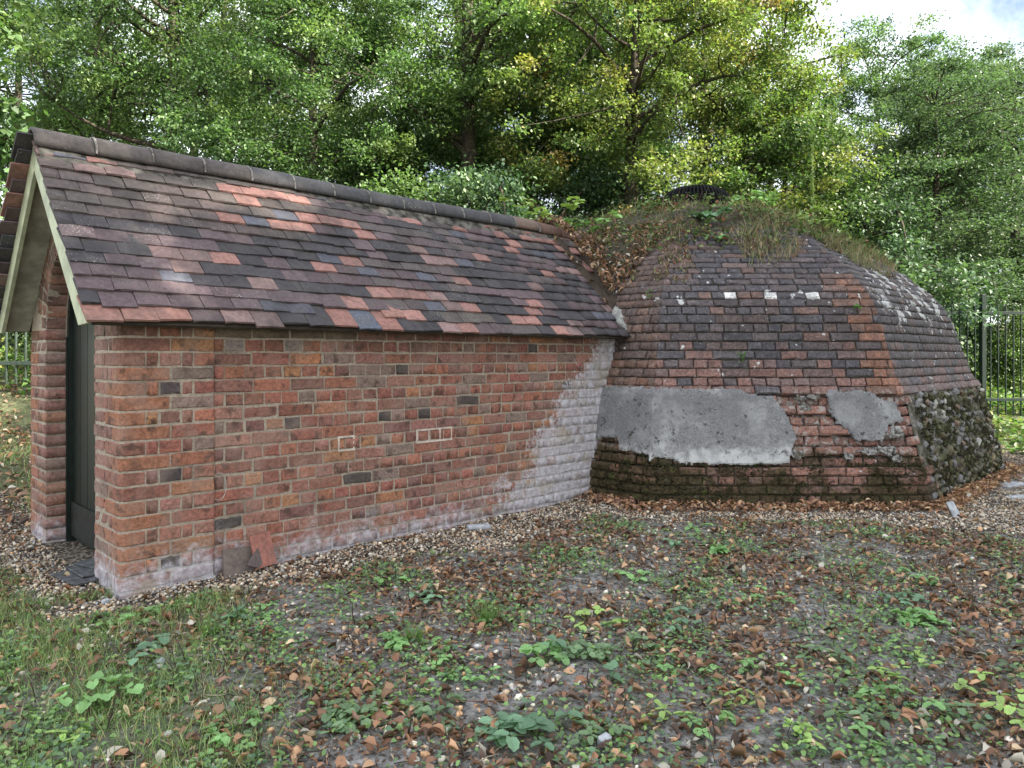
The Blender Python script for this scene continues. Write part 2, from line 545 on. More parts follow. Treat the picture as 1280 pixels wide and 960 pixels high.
def vc_mat(name, rough=0.9, nscale=40, bstr=0.4):
    g = NT(name)
    f = g.noise(nscale, 4, 0.65)
    oc, rnd = g.objcol()
    base = g.mix(1.0, oc, g.attr(), 'MULTIPLY')
    c = g.mix(g.step(f, 0.3, 0.7), g.mix(1.0, base, (0.65, 0.64, 0.62), 'MULTIPLY'), g.mix(1.0, base, (1.25, 1.25, 1.25), 'MULTIPLY'))
    return g.finish(c, rough, f, bstr, 0.008, 0.25)
M_STONE = vc_mat("pebble")
M_FLINT = vc_mat("flint", 0.7, 30, 0.7)
M_TWIG = vc_mat("twig")
M_SOILCAP = vc_mat("soil", 0.95, 22, 0.9)

# ------------------------------------------------------------------ ground
def ground_h(x, y):
    x = np.asarray(x, float)
    y = np.asarray(y, float)
    y0 = 5.05 + 0.33 * (x + 3.5)
    d = y - y0
    k = np.interp(x, [-6, 7], [0.22, 0.18])
    dp = np.maximum(d, 0)
    h = k * 9 * (1 - np.exp(-dp / 9)) + 0.06 * np.clip(dp - 4, 0, 60)
    fall = np.clip((-y - 3) * 0.02, 0, 1)
    near = 0.012 * vnoise(x, y, 2.1) + 0.010 * vnoise(x, y, 5.3, 2.0)
    far = 0.10 * vnoise(x, y, 0.6, 1.0) * np.clip(dp / 4, 0, 1)
    return h - fall + near + far

def pass_ts(x, y):
    dx, dy = np.asarray(x, float) - OX, np.asarray(y, float) - OY
    return dx * DX + dy * DY, dx * DY - dy * DX       # t along, s towards the camera side

DCX, DCY = 2.07, 9.13
T22 = math.tan(math.pi / 8)
def dome_dist(x, y):
    """distance outside the foot of the dome"""
    x = np.asarray(x, float) - DCX
    y = np.asarray(y, float) - DCY
    a = np.full(np.broadcast(x, y).shape, -1e9)
    for i in range(8):
        ph = i * math.pi / 4
        off = 0.24 if i == 5 else 0.0
        a = np.maximum(a, x * math.cos(ph) + y * math.sin(ph) + off)
    return a - 3.175

def gravel_amt(x, y):
    t, s = pass_ts(x, y)
    dw = s - 0.945
    n = 0.10 * vnoise(x, y, 2.3, 3.0) + 0.05 * vnoise(x, y, 7.0, 1.0)
    wid = np.interp(t, [-0.3, 0.3, 1.2, 2.1, 3.2, 4.0], [0.22, 0.34, 0.46, 0.70, 0.55, 0.5])
    m = np.clip((wid + n - dw) / 0.08, 0, 1) * (dw > -0.05) * (t > -0.35) * (t < 4.2)
    dd = dome_dist(x, y)
    w2 = np.interp(x, [0.6, 2.5, 3.4, 5.0], [0.55, 0.60, 1.0, 1.2])
    m2 = np.clip((w2 + n - dd) / 0.12, 0, 1) * np.clip((dd - 0.16 - n) / 0.08, 0, 1) * (np.asarray(y) < 9.5) * (np.asarray(x) > 0.2)
    m3 = np.clip((t + 0.33 + n) / 0.08, 0, 1) * np.clip((0.55 - t + n) / 0.2, 0, 1) * (s < 0.75) * (s > -1.9) * (t < 0.7)
    return np.clip(np.maximum(np.maximum(m, m2), m3), 0, 1)

def grass_amt(x, y):
    x = np.asarray(x, float)
    y = np.asarray(y, float)
    edge = -0.62 - 0.36 * (y - 2.2)
    m = np.clip((edge - x + 0.35 * vnoise(x, y, 1.9, 5.0)) / 0.35, 0, 1) * (y < 5.2)
    bank = np.clip((-2.6 - x) / 0.6, 0, 1) * (y > 5.6) * np.clip(0.8 + vnoise(x, y, 1.0), 0, 1)
    return np.clip(np.maximum(m * np.clip(0.75 + 0.6 * vnoise(x, y, 3.1, 9.0), 0, 1), bank), 0, 1) * (1 - gravel_amt(x, y))

xs = np.concatenate([[-400, -150, -60, -30, -18, -12, -9], np.arange(-7, 8.01, 0.06), [9, 11, 14, 20, 32, 60, 150, 400]])
ys = np.concatenate([[-400, -120, -40, -15, -6, -2, 0, 1], np.arange(1.8, 9.0, 0.06), np.arange(9.2, 16, 0.4), [17, 19, 22, 26, 32, 45, 80, 160, 500]])
GX, GY = np.meshgrid(xs, ys)
GZ = ground_h(GX, GY)
V = np.stack([GX, GY, GZ], -1).reshape(-1, 3)
nx, ny = len(xs), len(ys)
i, j = np.meshgrid(np.arange(nx - 1), np.arange(ny - 1))
a0 = (j * nx + i).ravel()
F = np.stack([a0, a0 + 1, a0 + nx + 1, a0 + nx], -1)
gc = np.zeros((len(V), 3))
gc[:, 0] = gravel_amt(V[:, 0], V[:, 1])
gc[:, 1] = grass_amt(V[:, 0], V[:, 1]) * 0.8
far = (V[:, 1] > 9.0) | (np.abs(V[:, 0]) > 7)
gc[far, 1] = np.maximum(gc[far, 1], 0.75)
g_o = link("ground", mesh_np("ground", V, F, gc, True), M_GROUND)
g_o["kind"] = "structure"
g_o["label"] = "bare woodland soil with gravel strips and patchy grass"

# ------------------------------------------------------------------ bricks: shared meshes
def brick_mesh(name, lx, lz, ly=0.07, seed=0, ch=0.0045, jit=0.0026):
    """front face looks along -y; 38 triangles"""
    r = random.Random(seed)
    def ring(y, ins, j):
        hx, hz = lx / 2 - ins, lz / 2 - ins
        m1, m2 = r.uniform(-0.2, 0.2) * lx, r.uniform(-0.2, 0.2) * lx
        p = [(-hx, -hz), (m1 - lx * 0.15, -hz), (m1 + lx * 0.15, -hz), (hx, -hz), (hx, hz), (m2 + lx * 0.15, hz), (m2 - lx * 0.15, hz), (-hx, hz)]
        return [(x + r.uniform(-j, j), y + r.uniform(-j, j) * 0.7, z + r.uniform(-j, j)) for x, z in p]
    V = ring(ly / 2, 0.001, 0) + ring(-ly / 2 + ch, 0.0, jit) + ring(-ly / 2, ch, jit * 0.9)
    F = []
    for k in (0, 8):
        for q in range(8):
            qn = (q + 1) % 8
            F.append((k + q, k + qn, k + 8 + qn, k + 8 + q))
    F.append((16, 17, 22, 23))
    F.append((17, 18, 21, 22))
    F.append((18, 19, 20, 21))
    return mesh_py(name, V, F)

NV = 6
STR = [brick_mesh("stretcher", 0.218, 0.067, 0.07, 10 + k, 0.0045 + 0.0008 * k, 0.0024 + 0.0005 * k) for k in range(NV)]
HDR = [brick_mesh("header", 0.107, 0.067, 0.07, 40 + k, 0.0045 + 0.0008 * k, 0.0024 + 0.0004 * k) for k in range(NV)]
CLO = [brick_mesh("closer", 0.053, 0.067, 0.07, 70 + k) for k in range(3)]
DST = [brick_mesh("dome_stretcher", 0.218, 0.067, 0.07, 80 + k, 0.007, 0.0035) for k in range(NV)]
DHD = [brick_mesh("dome_header", 0.107, 0.067, 0.07, 90 + k, 0.007, 0.003) for k in range(NV)]
EST = [brick_mesh("worn_stretcher", 0.218, 0.067, 0.07, 110 + k, 0.012, 0.006) for k in range(NV)]
EHD = [brick_mesh("worn_header", 0.107, 0.067, 0.07, 140 + k, 0.012, 0.005) for k in range(NV)]

def mesh_arrays(me):
    me.calc_loop_triangles()
    v = np.zeros(len(me.vertices) * 3, dtype=np.float32)
    me.vertices.foreach_get("co", v)
    t = np.zeros(len(me.loop_triangles) * 3, dtype=np.int32)
    me.loop_triangles.foreach_get("vertices", t)
    return v.reshape(-1, 3), t.reshape(-1, 3)

class Pieces:
    """many alike pieces: the ones that show largest become objects, the rest one joined part"""
    def __init__(self):
        self.L = []
    def add(self, me, mat4, col, vis=1.0):
        self.L.append((me, mat4, col, vis))
    def build(self, name, rest_name, material, parent, limit=300, pmat=Matrix()):
        sc = []
        for k, (me, m, c, vis) in enumerate(self.L):
            wm = pmat @ m
            p = wm.translation
            d2 = p.x * p.x + p.y * p.y + (p.z - CAMZ) ** 2
            dim = max(v.co.x for v in me.vertices) - min(v.co.x for v in me.vertices)
            dim *= m.to_scale().x
            infr = 1.0 if (p.y > 0.5 and abs(p.x / p.y) < 0.72) else 0.1
            sc.append((dim * vis * infr / d2, k))
        sc.sort(reverse=True)
        top = set(k for _, k in sc[:limit])
        acc = Acc()
        cache = {}
        for k, (me, m, c, vis) in enumerate(self.L):
            if not me.materials:
                me.materials.append(material)
            if k in top:
                o = link(name, me, None, parent)
                o.matrix_local = m
                o.color = (c[0], c[1], c[2], 1)
            else:
                if me.name not in cache:
                    cache[me.name] = mesh_arrays(me)
                v, t = cache[me.name]
                mm = np.array(m)
                acc.add(v @ mm[:3, :3].T + mm[:3, 3], t, c)
        if acc.n:
            o = link(rest_name, acc.mesh(rest_name), material, parent)
            o["kind"] = "stuff"

def red_brick(r, z=0.7, t=1.0):
    q = r.random()
    if q < 0.08:
        c = (0.41, 0.195, 0.105)
    elif q < 0.24:
        c = (0.365, 0.160, 0.105)
    elif q < 0.37:
        c = (0.235, 0.120, 0.100)
    elif q < 0.45:
        c = (0.24, 0.175, 0.148)
    elif q < 0.465:
        c = (0.080, 0.072, 0.070)
    elif q < 0.68:
        c = (0.335, 0.170, 0.135)
    else:
        c = (0.310, 0.130, 0.098)
    f = r.uniform(0.86, 1.22)
    return tuple(min(0.9, x * f * r.uniform(0.95, 1.05)) for x in c)

# ------------------------------------------------------------------ the brick passage with its tiled roof
PR = thing("brick_passage", "low red brick passage with a mossy tiled gable roof and arched dark doorway", "building", (OX, OY, 0), PANG)
PMAT = Matrix.Translation((OX, OY, 0)) @ Matrix.Rotation(PANG, 4, 'Z')
HALF = 0.945          # half width outside
WALL_S = 0.926        # face of the long wall, set back behind the end pier
PIER = 0.487
CH = 0.077
Z0 = 0.0135
OPEN_R = 0.525
SPRING = 1.40
ALPHA = R(46)
EAVE_S, EAVE_Z = 1.05, 1.388
SLOPE = EAVE_S / math.cos(ALPHA)
RIDGE_Z = EAVE_Z + EAVE_S * math.tan(ALPHA)
VERGE = -0.185

# mortar body of the long wall and the gable wall
V, F = box_vf(0.02, 4.6, -(WALL_S - 0.0035), -(WALL_S - 0.25), -0.25, 1.47)
wall = link("long_wall", mesh_py("long_wall", V, F), M_MORTAR, PR)
V, F = box_vf(0.032, PIER - 0.008, -(HALF - 0.0035), -(HALF - 0.30), -0.25, 1.46)
pier_core = link("pier_core", mesh_py("pier_core", V, F), M_MORTAR, PR)
V, F = box_vf(0.3, 4.6, WALL_S - 0.25, WALL_S, -0.25, 1.47)
link("rear_wall", mesh_py("rear_wall", V, F), M_PLAIN, PR)
# gable wall with an arched opening (strips between the opening and the outline)
def gable_outline(th):
    """outer point for direction th measured from the arch centre"""
    dx, dz = math.cos(th), math.sin(th)
    best = 9e9
    if abs(dx) > 1e-6:
        best = min(best, (HALF - 0.034) / abs(dx))
    # roof underside: z = RIDGE_Z - 0.06 - |s| tan
    den = dz + abs(dx) * math.tan(ALPHA)
    if den > 1e-6:
        best = min(best, (RIDGE_Z - 0.07 - SPRING) / den)
    return dx * best, SPRING + dz * best
inner, outer = [], []
ri = OPEN_R + 0.004
inner += [(ri, -0.25), (ri, SPRING * 0.5)]
outer += [(HALF - 0.034, -0.25), (HALF - 0.034, SPRING * 0.5)]
NA = 28
for q in range(NA + 1):
    th = math.pi * q / NA
    inner.append((ri * math.cos(th), SPRING + ri * math.sin(th)))
    outer.append(gable_outline(th))
inner += [(-ri, SPRING * 0.5), (-ri, -0.25)]
outer += [(-(HALF - 0.034), SPRING * 0.5), (-(HALF - 0.034), -0.25)]
V, F = [], []
n = len(inner)
for tt in (0.0035, 0.30):
    V += [(tt, -s, z) for s, z in inner] + [(tt, -s, z) for s, z in outer]
for q in range(n - 1):
    F.append((q, q + 1, n + q + 1, n + q))
    F.append((2 * n + q, 3 * n + q, 3 * n + q + 1, 2 * n + q + 1))
    F.append((q, 2 * n + q, 2 * n + q + 1, q + 1))
    F.append((n + q, n + q + 1, 3 * n + q + 1, 3 * n + q))
gable = link("gable_wall", mesh_py("gable_wall", V, F), M_MORTAR, PR)

WP = Pieces()
rb = random.Random(3)
def put_side(t0, t1, s_face, j, col=None, worn=False, vis=1.0):
    """a brick in the camera side wall"""
    wd = t1 - t0
    if wd < 0.03:
        return
    lib, nom = (STR, 0.218) if wd > 0.155 else ((HDR, 0.107) if wd > 0.078 else (CLO, 0.053))
    me = rb.choice(lib)
    z = Z0 + CH * (j + 0.5) + rb.uniform(-0.0015, 0.0015)
    m = Matrix.Translation(((t0 + t1) / 2, -s_face + 0.035 + rb.uniform(-0.0045, 0.0), z)) @ Matrix.Rotation(rb.uniform(-0.009, 0.009), 4, 'Y') @ Matrix.Rotation(rb.uniform(-0.008, 0.008), 4, 'Z') @ Matrix.Diagonal((wd / nom, 1, rb.uniform(0.98, 1.02), 1))
    c = col or red_brick(rb, z, t0)
    lim = (t0 + wd / 2) - (2.66 + 0.92 * z) + rb.uniform(-0.16, 0.16)
    if lim > 0 and rb.random() < 0.86:
        k = min(1.0, 0.55 + lim * 1.2) * rb.uniform(0.75, 1.0)
        wc = (0.54, 0.525, 0.56) if rb.random() < 0.8 else (0.36, 0.33, 0.23)
        c = tuple((1 - k) * a + k * b for a, b in zip(c, wc))
    WP.add(me, m, c, vis)

J = 0.0095
DARK = (0.085, 0.076, 0.074)
for j in range(-1, 18):
    tend = 3.74 + 0.29 * max(0, j) * CH + 0.10
    t = PIER + 0.003
    stretch = (j % 2 == 1)            # the top course (17) is stretchers
    if not stretch:
        t2 = t + 0.055
        put_side(t, t2, WALL_S, j)
        t = t2 + J
    elif rb.random() < 0.4:
        t2 = t + 0.16
        put_side(t, t2, WALL_S, j)
        t = t2 + J
    while t < tend - 0.03:
        wd = (0.218 + rb.uniform(-0.012, 0.014)) if stretch else (0.104 + rb.uniform(-0.006, 0.010))
        if stretch and rb.random() < 0.06:
            wd = 0.106
        t2 = min(t + wd, tend)
        c = None
        if j == 17 and t < 1.3:
            c = (0.20, 0.16, 0.115)
        if j == 16 and t < 1.0 and rb.random() < 0.6:
            c = (0.30, 0.26, 0.24)
        if 9 < j < 16 and not stretch and rb.random() < 0.055:
            c = DARK
        put_side(t, t2, WALL_S, j, c)
        t = t2 + J * rb.uniform(0.8, 1.2)

# end pier: rounded corner bricks that turn on to the gable face
def corner_mesh(name, lt, ls, sign, seed):
    r = random.Random(seed)
    rad = 0.034
    fp = [(0.0, ls)]
    for q in range(6):
        a = math.pi / 2 * q / 5
        fp.append((rad - rad * math.cos(a), rad - rad * math.sin(a)))
    fp += [(lt, 0.0), (lt, 0.06), (0.06, ls)]
    fp = [(x + r.uniform(-0.002, 0.002), y + r.uniform(-0.002, 0.002)) for x, y in fp]
    cx, cy = 0.03, 0.03
    V = []
    for zz, sc in ((0, 0.94), (0.005, 1.0), (0.062, 1.0), (0.067, 0.94)):
        for x, y in fp:
            # pull the rim in a little
            xx = x + (0.004 if zz in (0, 0.067) and x < 0.05 else 0)
            yy = y + (0.004 if zz in (0, 0.067) and y < 0.05 else 0)
            V.append((xx, sign * (-HALF + yy), zz + r.uniform(-0.0012, 0.0012)))
    m = len(fp)
    F = []
    for k in range(3):
        for q in range(m):
            qn = (q + 1) % m
            F.append((k * m + q, k * m + qn, (k + 1) * m + qn, (k + 1) * m + q))
    F.append(tuple(range(3 * m, 4 * m)))
    F.append(tuple(range(m - 1, -1, -1)))
    return mesh_py(name, V, F)
for sg in (1, -1):                    # mortar behind the rounded corner bricks
    fp = [(0.004, 0.12)] + [(0.004 + 0.032 * (1 - math.cos(math.pi / 2 * q / 6)), 0.004 + 0.032 * (1 - math.sin(math.pi / 2 * q / 6))) for q in range(7)] + [(0.12, 0.004), (0.12, 0.12)]
    m = len(fp)
    V = [(x, sg * (-HALF + y), zz) for zz in (-0.2, 1.42) for x, y in fp]
    F = [(q, (q + 1) % m, m + (q + 1) % m, m + q) for q in range(m)] + [tuple(range(m)), tuple(range(2 * m - 1, m - 1, -1))]
    link("corner_mortar", mesh_py("corner_mortar", V, F), M_MORTAR, PR)
CORN = {(k, sg): [corner_mesh("corner_brick", 0.246 if k else 0.122, 0.112 if k else 0.226, sg, 200 + q + 10 * k) for q in range(3)] for k in (0, 1) for sg in (1, -1)}

def put_front(s0, s1, j, col=None, lib=None, depth=0.0):
    wd = abs(s1 - s0)
    libs, nom = (STR, 0.218) if wd > 0.155 else ((HDR, 0.107) if wd > 0.078 else (CLO, 0.053))
    me = rb.choice(libs)
    z = Z0 + CH * (j + 0.5)
    m = Matrix.Translation((0.0575 + rb.uniform(-0.002, 0.002), -(s0 + s1) / 2, z)) @ Matrix.Rotation(-math.pi / 2, 4, 'Z') @ Matrix.Diagonal((wd / nom, 0.115 / 0.07, 1, 1))
    c = col or red_brick(rb, z, 0)
    c = tuple(0.55 * x + 0.45 * y for x, y in zip(c, (0.26, 0.16, 0.135)))
    WP.add(me, m, c, 0.6)

for j in range(-1, 18):
    k = 0 if j % 2 == 1 else 1        # k=1: stretcher on the long side
    for sg in (1, -1):
        me = rb.choice(CORN[(k, sg)])
        c = red_brick(rb) if rb.random() < 0.5 else (0.38, 0.165, 0.095)
        c = tuple(0.7 * x + 0.3 * y for x, y in zip(c, (0.3, 0.15, 0.11)))
        WP.add(me, Matrix.Translation((0, 0, Z0 + CH * j + 0.005)), c, 1.2)
    # rest of the pier on the long side
    if k == 1:
        put_side(0.256, PIER - 0.002, HALF, j)
    else:
        put_side(0.131, 0.187, HALF, j)
        put_side(0.197, 0.304, HALF, j)
        put_side(0.314, 0.366, HALF, j)
        put_side(0.376, PIER - 0.002, HALF, j)
    for sg in (1, -1):
        if k == 1:
            put_front(sg * (HALF - 0.122), sg * (HALF - 0.182), j)
            put_front(sg * (HALF - 0.192), sg * OPEN_R, j)
        else:
            put_front(sg * (HALF - 0.236), sg * OPEN_R, j)
# arch ring and a second ring above it
def put_vouss(r0, r1, th, dth, c):
    me = rb.choice(HDR)
    wd = (r0 + r1) / 2 * dth - 0.008
    rm = (r0 + r1) / 2
    m = Matrix.Translation((0.0575, -rm * math.cos(th), SPRING + rm * math.sin(th))) @ Matrix.Rotation(-math.pi / 2, 4, 'Z') @ Matrix.Rotation(math.pi / 2 - th, 4, 'Y') @ Matrix.Diagonal((wd / 0.107, 0.115 / 0.07, (r1 - r0) / 0.067, 1))
    WP.add(me, m, c, 0.5)
NVS = 22
for q in range(NVS):
    th = math.pi * (q + 0.5) / NVS
    c = red_brick(rb)
    c = tuple(0.55 * x + 0.45 * y for x, y in zip(c, (0.27, 0.14, 0.115)))
    put_vouss(OPEN_R, OPEN_R + 0.108, th, math.pi / NVS, c)
    th2 = th + 0.03
    if math.sin(th2) > 0.12:
        put_vouss(OPEN_R + 0.118, OPEN_R + 0.215, th, math.pi / NVS * 0.995, tuple(x * 0.95 for x in c))
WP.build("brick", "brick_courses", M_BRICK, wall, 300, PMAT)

# fresh white pointing round a few bricks
def pointing(t0, t1, j):
    z0, z1 = Z0 + CH * j - 0.004, Z0 + CH * (j + 1) + 0.004
    y = -WALL_S - 0.005
    q = 0.011
    V, F = [], []
    for (a, b, c, d) in ((t0 - q, t1 + q, z0 - q / 2, z0 + q / 2), (t0 - q, t1 + q, z1 - q / 2, z1 + q / 2), (t0 - q, t0, z0 + q / 2, z1 - q / 2), (t1, t1 + q, z0 + q / 2, z1 - q / 2)):
        v, f = box_vf(a, b, y, y + 0.02, c, d)
        f = [tuple(i + len(V) for i in ff) for ff in f]
        V += v
        F += f
    return V, F
for (t0, t1, j, div) in ((1.285, 1.385, 8, []), (1.90, 2.20, 8, [2.0, 2.1])):
    V, F = pointing(t0, t1, j)
    for d in div:
        v, f = box_vf(d - 0.005, d + 0.005, -WALL_S - 0.005, -WALL_S + 0.02, Z0 + CH * j + 0.002, Z0 + CH * (j + 1) - 0.002)
        F += [tuple(i + len(V) for i in ff) for ff in f]
        V += v
    link("pointing", mesh_py("pointing", V, F), simple("fresh_pointing", (0.60, 0.52, 0.45), 0.9, 30, 0.3, 0.6), PR)

# door in the opening
door = link("door", None, None, PR)
DT = 0.135
dr = OPEN_R - 0.05
nb = 6
for q in range(nb):
    a = -dr + 2 * dr * q / nb + 0.004
    b = -dr + 2 * dr * (q + 1) / nb - 0.004
    top = []
    for k in range(5):
        s = a + (b - a) * k / 4
        top.append((s, SPRING + math.sqrt(max(0, dr * dr - s * s))))
    poly = [(a, 0.03), (b, 0.03)] + top[::-1]
    V = [(DT + 0.012, -s, z) for s, z in poly] + [(DT + 0.05, -s, z) for s, z in poly]
    m = len(poly)
    F = [tuple(range(m)), tuple(range(2 * m - 1, m - 1, -1))] + [(k, (k + 1) % m, m + (k + 1) % m, m + k) for k in range(m)]
    link("door_board", mesh_py("door_board", V, F), M_GREEN, door)
V, F = box_vf(DT - 0.002, DT + 0.008, -dr + 0.01, dr - 0.01, 0.05, 0.27)
link("kick_plate", mesh_py("kick_plate", V, F), M_KICK, door)
# frame
pts_i, pts_o = [], []
for q in range(25):
    th = math.pi * q / 24
    pts_i.append((dr * math.cos(th), SPRING + dr * math.sin(th)))
    pts_o.append(((OPEN_R + 0.002) * math.cos(th), SPRING + (OPEN_R + 0.002) * math.sin(th)))
pts_i = [(dr, -0.05)] + pts_i + [(-dr, -0.05)]
pts_o = [(OPEN_R + 0.002, -0.05)] + pts_o + [(-(OPEN_R + 0.002), -0.05)]
m = len(pts_i)
V = [(DT - 0.012, -s, z) for s, z in pts_i] + [(DT - 0.012, -s, z) for s, z in pts_o] + [(DT + 0.06, -s, z) for s, z in pts_i] + [(DT + 0.06, -s, z) for s, z in pts_o]
F = []
for q in range(m - 1):
    F += [(q, q + 1, m + q + 1, m + q), (2 * m + q, 3 * m + q, 3 * m + q + 1, 2 * m + q + 1), (q, 2 * m + q, 2 * m + q + 1, q + 1)]
link("door_frame", mesh_py("door_frame", V, F), M_GREEN, door)
for sg in (-1, 1):
    V, F = box_vf(DT - 0.025, DT - 0.013, sg * (dr + 0.02) - 0.008, sg * (dr + 0.02) + 0.008, 0.0, 1.35)
    link("frame_bead", mesh_py("frame_bead", V, F), M_GREEN, door)

# roof boarding
ca, sa = math.cos(ALPHA), math.sin(ALPHA)
def roof_pt(t, sg, up, nrm):
    """sg=+1 camera side; up along the slope from the eave; nrm out of the slope"""
    s = EAVE_S - up * ca + nrm * sa
    z = EAVE_Z + up * sa + nrm * ca
    return (t, -sg * s, z)
def slab(name, sg, t0, t1, u0, u1, n0, n1, mat, parent):
    V = [roof_pt(t, sg, u, nn) for nn in (n0, n1) for (t, u) in ((t0, u0), (t1, u0), (t1, u1), (t0, u1))]
    F = [(0, 3, 2, 1), (4, 5, 6, 7), (0, 1, 5, 4), (1, 2, 6, 5), (2, 3, 7, 6), (3, 0, 4, 7)]
    return link(name, mesh_py(name, V, F), mat, parent)
roof = link("roof", None, None, PR)
for sg in (1, -1):
    slab("roof_boarding", sg, VERGE + 0.036, 4.45, 0.03, SLOPE - 0.005, -0.030, -0.012, M_WOOD, roof)
    slab("soffit_board", sg, VERGE + 0.036, 0.002, 0.06, SLOPE - 0.03, -0.058, -0.034, M_SOFFIT, PR)
    V = [roof_pt(t_, sg, u_, n_) for t_ in (VERGE + 0.012, VERGE + 0.034) for (u_, n_) in ((0.0, -0.006), (SLOPE, -0.006), (SLOPE - 0.118 * math.tan(ALPHA) * 0.0, -0.118), (0.098, -0.118))]
    F = [(0, 1, 2, 3), (4, 7, 6, 5), (0, 4, 5, 1), (1, 5, 6, 2), (2, 6, 7, 3), (3, 7, 4, 0)]
    link("barge_board", mesh_py("barge_board", V, F), M_SAGE, PR)
# tiles
def tile_mesh(name, wd, ln, seed):
    r = random.Random(seed)
    th = 0.012
    V = []
    nxs = 4
    cam_h = r.uniform(0.001, 0.004)
    sk = r.uniform(-0.004, 0.004)
    for yy, zz in ((0.0, 0.0), (0.0, th), (0.05, th + 0.0015), (ln, th), (ln, 0.0)):
        for k in range(nxs):
            x = -wd / 2 + wd * k / (nxs - 1)
            bow = cam_h * (1 - (2 * k / (nxs - 1) - 1) ** 2)
            yj = (r.uniform(-0.003, 0.003) + sk * (k / (nxs - 1) - 0.5)) if yy == 0.0 else 0
            V.append((x + r.uniform(-0.001, 0.001), yy + yj, zz + bow))
    F = []
    for q in range(4):
        for k in range(nxs - 1):
            a = q * nxs + k
            F.append((a, a + 1, a + nxs + 1, a + nxs))
    F.append(tuple(q * nxs for q in range(5))[::-1])
    F.append(tuple(q * nxs + nxs - 1 for q in range(5)))
    F.append((4 * nxs, 4 * nxs + 1, 1, 0))
    F.append((4 * nxs + 1, 4 * nxs + 2, 2, 1))
    F.append((4 * nxs + 2, 4 * nxs + 3, 3, 2))
    return mesh_py(name, V, F)
TW = 0.168
TILES = [tile_mesh("roof_tile", TW - 0.003, 0.205, 300 + k) for k in range(8)]
rt = random.Random(11)
TPAL = {"red": (0.315, 0.165, 0.140), "pink": (0.225, 0.148, 0.138), "blue": (0.094, 0.097, 0.120), "dark": (0.052, 0.047, 0.052), "purple": (0.112, 0.080, 0.086), "brown": (0.095, 0.077, 0.075), "buff": (0.128, 0.108, 0.095)}
last_kind = ["brown"]
def tile_col(i, n, t):
    redness = 0.04
    if i == 0 and t < 0.32:
        return (0.30, 0.155, 0.125)
    if i >= 13:
        redness = 0.20
    if t > 3.4 and i > 9:
        redness = 0.45
    if 0.75 < t < 2.0 and 9 <= i <= 12:
        redness = 0.40
    if i in (1, 2, 3) and 1.2 < t < 3.2:
        redness = 0.22
    if i == 12 and t > 1.6:
        redness = 0.30
    q = rt.random()
    if q < redness:
        k = "red"
    elif rt.random() < 0.38 and last_kind[0] != "red":
        k = last_kind[0]
    else:
        k = rt.choices(("dark", "purple", "brown", "buff", "pink", "blue"), (8.5, 5.5, 3.2, 0.5, 2.2, 1.4))[0]
    last_kind[0] = k
    c = TPAL[k]
    if i >= 8 and t < 1.4 and k in ("brown", "purple", "dark"):
        c = tuple(0.45 * a + 0.55 * b for a, b in zip(c, (0.118, 0.096, 0.082)))
    if i <= 7 and t < 1.6 and k == "brown":
        c = TPAL["purple"]
    f = rt.uniform(0.8, 1.25)
    return tuple(x * f for x in c)
TP = Pieces()
NROW = 14
gauge = (SLOPE - 0.04) / NROW
def tile_frame(t, sg, up, nrm, tilt, yaw):
    X = Vector((1 if sg > 0 else -1, 0, 0))
    Y = Vector((0, sg * ca, sa))
    Z = X.cross(Y)
    Mx = Matrix((X, Y, Z)).transposed().to_4x4()
    p = roof_pt(t, sg, up, nrm)
    return Matrix.Translation(p) @ Mx @ Matrix.Rotation(yaw, 4, 'Z') @ Matrix.Rotation(-tilt, 4, 'X')
slip = {}
for i in range(NROW):
    t_end = 4.20 + 0.022 * i
    t = VERGE + (TW / 2 if i % 2 == 0 else TW * 0.25)
    n = 0
    while t < t_end:
        half = (i % 2 == 1 and n == 0)
        up = i * gauge - 0.012 + 0.010 * math.sin(t * 2.3 + i * 0.9) + 0.004 * math.sin(t * 7 + i * 2.1) + rt.uniform(-0.006, 0.006)
        nrm = 0.016 + 0.008 * math.sin(t * 1.7 + i * 0.5) + rt.uniform(-0.002, 0.004)
        yaw = rt.gauss(0, 0.014)
        tl = 0.12 + rt.uniform(-0.012, 0.012)
        c = tile_col(i, n, t)
        if i == 0 and 1.08 < t < 1.66:
            c = (0.29, 0.145, 0.12) if n % 2 == 0 else (0.105, 0.118, 0.155)
        skip = (i == 1 and 1.16 < t < 1.56)
        if i == 2 and 1.15 < t < 1.6:
            up -= 0.022
        if i == 1 and 1.56 <= t < 1.72:
            up += 0.02
            c = (0.31, 0.165, 0.135)
        if rt.random() < 0.045:
            up -= rt.uniform(0.01, 0.028)
        if not skip:
            me = rt.choice(TILES)
            m = tile_frame(t, 1, up, nrm, tl, yaw)
            if half:
                m = m @ Matrix.Diagonal((0.5, 1, 1, 1))
            TP.add(me, m, c, 1.0)
        t += TW * (0.75 if half else 1.0) + rt.uniform(-0.001, 0.002)
        n += 1
    # the far slope; only its verge shows
    t = VERGE + TW / 2 - 0.06 - (0.02 if i % 2 else 0.0)
    while t < 4.3:
        me = rt.choice(TILES)
        m = tile_frame(t, -1, i * gauge - 0.01 + rt.uniform(-0.006, 0.006), 0.026, 0.20, rt.uniform(-0.02, 0.02))
        cc = tile_col(i, 0, t + 2)
        TP.add(me, m, cc, 3.0 if t < 0 else 0.02)
        t += TW
TP.build("roof_tile", "roof_tile_courses", M_TILE, roof, 300, PMAT)
# eave under-tiles seen from below
slab("eaves_course", 1, VERGE + 0.03, 4.22, -0.010, 0.10, -0.011, 0.004, M_WOOD, roof)

